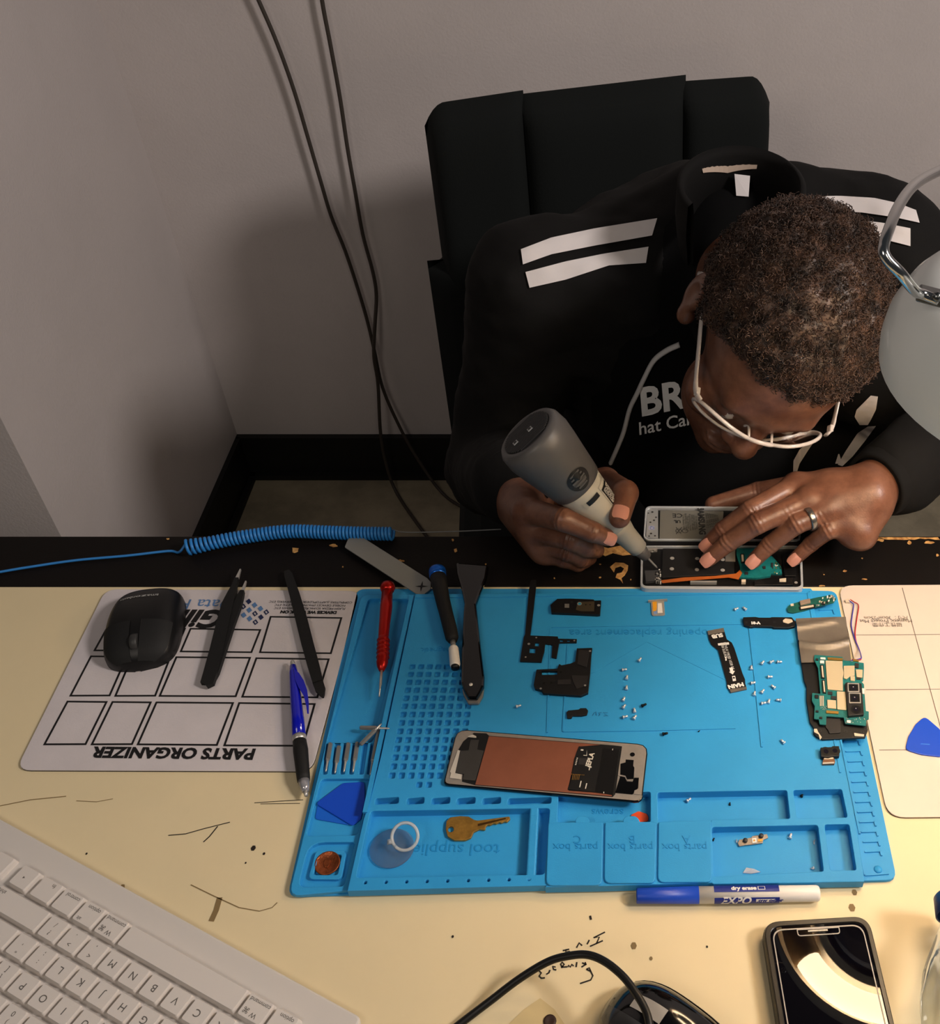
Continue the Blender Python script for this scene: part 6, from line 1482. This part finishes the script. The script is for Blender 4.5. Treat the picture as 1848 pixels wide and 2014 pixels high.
# ribbed end cap with two small square windows
mb = MB(); c_ = taxp(.986); v1 = tax.orthogonal().normalized(); v2 = tax.cross(v1)
vv = (CAM-c_); vv = (vv-tax*vv.dot(tax)).normalized(); v1 = Vector((vv)); v2 = tax.cross(v1)
for k in range(-8, 9):
    x = k*.0024; L = math.sqrt(max(0, .0238**2-x*x)); 
    if L > .003: mb.box(c_+v1*x+tax*.0006, (.0013, 2*L, .0016), M=Matrix((v1, v2, tax)).transposed())
build('end_grille', mb, mat('grille_dark', (40, 39, 40), .5), rtl)
mb = MB()
for q in (.004, -.013): mb.box(c_+v2*q+tax*.0016+v1*.002, (.0048, .0048, .0012), M=Matrix((v1, v2, tax)).transposed(), m=mat('window_grey', (150, 150, 150), .4)); mb.box(c_+v2*q+tax*.0022+v1*.002, (.0026, .0026, .0008), M=Matrix((v1, v2, tax)).transposed(), m=TBK)
build('end_window', mb, TBK, rtl)

# ================================================================ opened folding phone under the hand
zMx = .3247; M2 = lambda L: [(1000+a*zMx, 920+b*zMx) for a, b in L]
FRM = mat('phone_frame_silver', (196, 200, 204), .3, metal=.35); FBK = mat('phone_inner_black', (10, 10, 11), .4)
of = thing('opened_phone', 'silver folding phone opened up with bare batteries under both hands', 'phone', at(1415, 1110, 0))
hT = .0075
def halfp(nm, q, inner):
    mb = MB(); me = plate_mesh([rnd_poly(P2(M2(q), hT), .007, 5), rnd_poly(P2(M2(inner), hT), .005, 4)], DESK+.0004, DESK+hT, .0006); mb.mesh(me); f = build('frame', mb, FRM, of)
    mb = MB(); slab(mb, M2(inner), .0008, .0040); build('tray', mb, FBK, of); return f
halfp('lower', [(800, 470), (1775, 470), (1785, 738), (797, 730)], [(814, 477), (1760, 477), (1770, 720), (810, 714)])
halfp('upper', [(828, 230), (1762, 236), (1768, 440), (814, 436)], [(838, 242), (1752, 246), (1757, 432), (826, 428)])
mb = MB(); slab(mb, M2([(806, 436), (1772, 440), (1774, 472), (802, 470)]), .001, .0055, None, .001, .0006); build('hinge', mb, mat('hinge_dark', (24, 24, 26), .3, metal=.4), of)
mb = MB(); slab(mb, M2([(838, 250), (905, 252), (906, 428), (832, 424)]), .004, .0062); build('inner_plate', mb, mat('inner_plate_silver', (176, 178, 178), .35, metal=.5), of)
mb = MB()
for a, b, r in ((870, 268, .0012), (880, 318, .0011), (892, 300, .0010), (858, 330, .0011), (862, 398, .0012), (886, 412, .0010), (850, 414, .0009), (846, 275, .0008)): disc(mb, *M2([(a, b)])[0], .0064, r, CHIP)
for q in ([(846, 352), (884, 352), (884, 376), (846, 376)],): flatpoly(mb, M2(q), .0064, mat('sticker_lilac', (170, 168, 190), .5))
add_text(mb, 'Q', .006, at(*M2([(868, 364)])[0], .0066), (-1, 0, 0), (0, -1, 0), BLU); build('plate_detail', mb, CHIP, of)
BATG = mat('battery_grey', (122, 120, 112), .42, metal=.3); BTX = mat('battery_print', (40, 40, 40), .6)
mb = MB(); slab(mb, M2([(916, 254), (1302, 262), (1290, 430), (912, 430)]), .004, .0068, None, .001, .0006); bat = build('battery', mb, BATG, of, label='grey battery with dark print')
mb = MB(); bh = .0071
add_text(mb, 'SAMSUNG', .0088, at(*M2([(1166, 322)])[0], bh), (0, -1, 0), (1, 0, 0), bold=.0004)
add_text(mb, 'CE', .0085, at(*M2([(1022, 288)])[0], bh), (-1, 0, 0), (0, -1, 0), bold=.0001)
for k in range(7): add_text(mb, ['Li-ion Battery 3.85V', 'EB-BF900ABU 7.94Wh', 'Model 2070mAh', 'Assembled in Vietnam', 'GH82-20134A 4400', 'Limited charge 4.4V', 'Do not puncture'][k], .0028, at(*M2([(1060+k*13, 330)])[0], bh), (0, -1, 0), (1, 0, 0))
for k in range(6): add_text(mb, 'S2J8A61 R90 A5 2'[k:], .0030, at(*M2([(1200+k*13, 318)])[0], bh), (0, -1, 0), (1, 0, 0))
for cxx in (1030, 1068):
    c = at(*M2([(cxx, 382)])[0], bh); mb.add([c+Vector((math.cos(2*PI*k/16), math.sin(2*PI*k/16), 0))*r for r in (.0032, .0026) for k in range(16)], [(k, (k+1) % 16, 16+(k+1) % 16, 16+k) for k in range(16)])
for q in ([(1012, 360), (1016, 360), (1046, 400), (1042, 400)], [(1046, 360), (1050, 362), (1016, 402), (1012, 400)]): flatpoly(mb, M2(q), bh)
add_text(mb, 'UL', .0055, at(*M2([(1022, 325)])[0], bh), (-1, 0, 0), (0, -1, 0), bold=.0003)
build('printed_text', mb, BTX, bat)
mb = MB(); slab(mb, M2([(932, 488), (1368, 490), (1366, 642), (926, 664)]), .004, .0064, None, .001, .0004); pad = build('battery_cover', mb, mat('battery_black_pad', (22, 21, 21), .5), of, label='black padded battery')
mb = MB()
for a in ((990, 548), (1142, 550), (988, 612), (1140, 617), (1296, 620), (1296, 556)): disc(mb, *M2([a])[0], .0067, .0021, mat('dot_grey', (150, 146, 140), .5))
build('adhesive_dot', mb, BATG, pad)
mb = MB(); slab(mb, M2([(1312, 500), (1372, 500), (1372, 568), (1312, 566)]), .0062, .0068); build('shield', mb, mat('shield_grey', (104, 98, 90), .45), of)
mb = MB(); slab(mb, M2([(1380, 488), (1500, 486), (1600, 540), (1650, 600), (1655, 642), (1590, 640), (1585, 655), (1500, 668), (1396, 662), (1402, 600), (1380, 530)]), .004, .0062, None, .0005); brd = build('board', mb, PCB, of)
mb = MB(); slab(mb, M2([(1404, 520), (1426, 520), (1430, 572), (1408, 574)]), .0062, .0074, BLK); slab(mb, M2([(1409, 526), (1421, 526), (1424, 566), (1412, 568)]), .0074, .0077, BEI)
for q in ([(1540, 595), (1556, 595), (1556, 610), (1540, 610)], [(1430, 630), (1450, 630), (1450, 645), (1430, 645)], [(1590, 575), (1602, 575), (1602, 600), (1590, 600)]): slab(mb, M2(q), .0062, .0070, CHIP)
for k in range(14): a, b = rr.uniform(1590, 1645), rr.uniform(560, 640); slab(mb, M2([(a, b), (a+7, b), (a+7, b+5), (a, b+5)]), .0062, .0068, rr.choice([WHITEP, BEI, CHIP, GOLD]))
build('chip', mb, CHIP, brd)['kind'] = 'stuff'
mb = MB(); slab(mb, M2([(922, 682), (1060, 664), (1250, 655), (1378, 640), (1400, 618), (1414, 636), (1392, 676), (1330, 664), (1100, 682), (930, 698)]), .0064, .0068, None, .0004); build('flex_ribbon', mb, mat('polyimide_orange', (168, 86, 34), .4), of, label='orange ribbon cable')
mb = MB(); slab(mb, M2([(824, 622), (904, 620), (912, 682), (830, 690)]), .004, .0066, mat('module_grey', (60, 60, 62), .4)); build('speaker_module', mb, CHIP, of)
mb = MB(); slab(mb, M2([(1486, 684), (1600, 660), (1650, 662), (1720, 664), (1722, 708), (1486, 712)]), .004, .0066, None, .0005, .0004); slab(mb, M2([(1655, 520), (1735, 520), (1740, 655), (1670, 655)]), .004, .0062, None, .0005, .0004); build('rear_module', mb, FBK, of)
mb = MB()
for a, b, r in ((870, 508, .0011), (885, 480+18, .0010), (1740, 695, .0016), (900, 640, .0009), (905, 668, .0009)): disc(mb, *M2([(a, b)])[0], .0078, r, SILVP)
for q in ([(842, 488), (900, 486), (900, 496), (842, 500)], [(1100, 684), (1260, 684), (1260, 694), (1100, 694)], [(1410, 676), (1436, 676), (1436, 692), (1410, 692)], [(1640, 672), (1680, 668), (1680, 690), (1640, 690)]): slab(mb, M2(q), .004, .0072, BEI if q[0][0] > 1300 else SILVP)
rng2 = random.Random(9)
for k in range(26): a, b = rng2.uniform(885, 918), rng2.uniform(610, 690); slab(mb, M2([(a, b), (a+8, b), (a+8, b+6), (a, b+6)]), .004, .0072, rng2.choice([SILVP, WHITEP, CHIP]))
build('contact', mb, SILVP, of)['kind'] = 'stuff'

# ================================================================ office chair
FAB = mat('black_chair_fabric', (17, 20, 20), .92, bump=.15, bscale=350, spec=.25); CHB = mat('chair_black_plastic', (15, 15, 16), .45)
oc = thing('office_chair', 'black upholstered office chair with a channelled backrest behind the person', 'chair', (.0, 1.36, 0))
A0 = Vector((-.274, 1.401, .93)); A1 = Vector((.196, 1.49, .945)); wd = (A1-A0); wd.z = 0; WL = wd.length; wd.normalize(); bk = Vector((-wd.y, wd.x, 0)); lean = (Vector((0, 0, 1))+bk*.10).normalized()
def cushion(nm, u0, u1, z0, z1, th, bul, m=FAB, r=.03, top=None, off=0):
    """upholstered pad in the tilted plane of the backrest"""
    nu, nv = 20, 26; vs = []; fs = []
    for side in (0, 1):
        for j in range(nv+1):
            for i in range(nu+1):
                u = i/nu; v = j/nv
                eu = min(1, (1-abs(2*u-1)**6)); ev = min(1, (1-abs(2*v-1)**10)); e = max(0, eu*ev)**.5
                uu = u0+(u1-u0)*u; zt = z1+(top(u) if top else 0); zz_ = z0+(zt-z0)*v
                p = Vector((A0.x, A0.y, 0))+wd*uu+lean*(zz_)-bk*(lean.y*0)
                p += -bk*(bul*e+.012*e) if side == 0 else bk*(th*e)
                p -= bk*(.093*0)+Vector((0, 0, 0)); p += bk*(off-.10*.93/1.0)
                vs.append(p)
    n = (nu+1)*(nv+1)
    for side in (0, 1):
        for j in range(nv):
            for i in range(nu): a = side*n+j*(nu+1)+i; fs.append((a, a+1, a+nu+2, a+nu+1))
    return build(nm, MB().add(vs, fs, smooth=True), m, oc)
g1_ = WL*.27; g2_ = WL*.735
cushion('back_panel', 0, g1_+.006, .48, .927, .05, .030, top=lambda u: .010*u-.55*max(0, .22-u)**2)
cushion('back_panel', g1_-.006, g2_+.006, .48, .932, .05, .034, top=lambda u: .010*u)
cushion('back_panel', g2_-.006, WL, .48, .928, .05, .030, top=lambda u: .006-.75*max(0, u-.78)**2)
cushion('back_shell', .006, WL-.006, .46, .905, .09, .0, CHB)
cushion('lumbar_panel', -.022, WL+.022, .40, .715, .07, .036, off=-.004)
SEATC = Vector((.0, 1.13, .42)); ang = math.atan2(wd.y, wd.x)
build('seat', MB().box(SEATC+Vector((.015, 0, 0)), (.52, .50, .10), M=Matrix.Rotation(ang*.5, 3, 'Z'), bev=.035), FAB, oc)
build('column', MB().lathe([(.07, .028), (.28, .028), (.28, .045), (.375, .05)], (.0, 1.18, 0), (0, 0, 1), 20), CHB, oc)
for k in range(5):
    a = 2*PI*k/5+.5; e = Vector((.27*math.cos(a), .27*math.sin(a), 0)); c = Vector((0, 1.18, .09))
    lg = build('leg', MB().tube([c, c+e*.6-Vector((0, 0, .008)), c+e-Vector((0, 0, .022))], [.024, .019, .014], 10), CHB, oc)
    build('caster', MB().lathe([(-.011, .02), (-.011, .025), (.011, .025), (.011, .02)], Vector((e.x, 1.18+e.y, .026)), (math.sin(a), -math.cos(a), 0), 18), CHB, lg)
for n_, p_ in []: pass
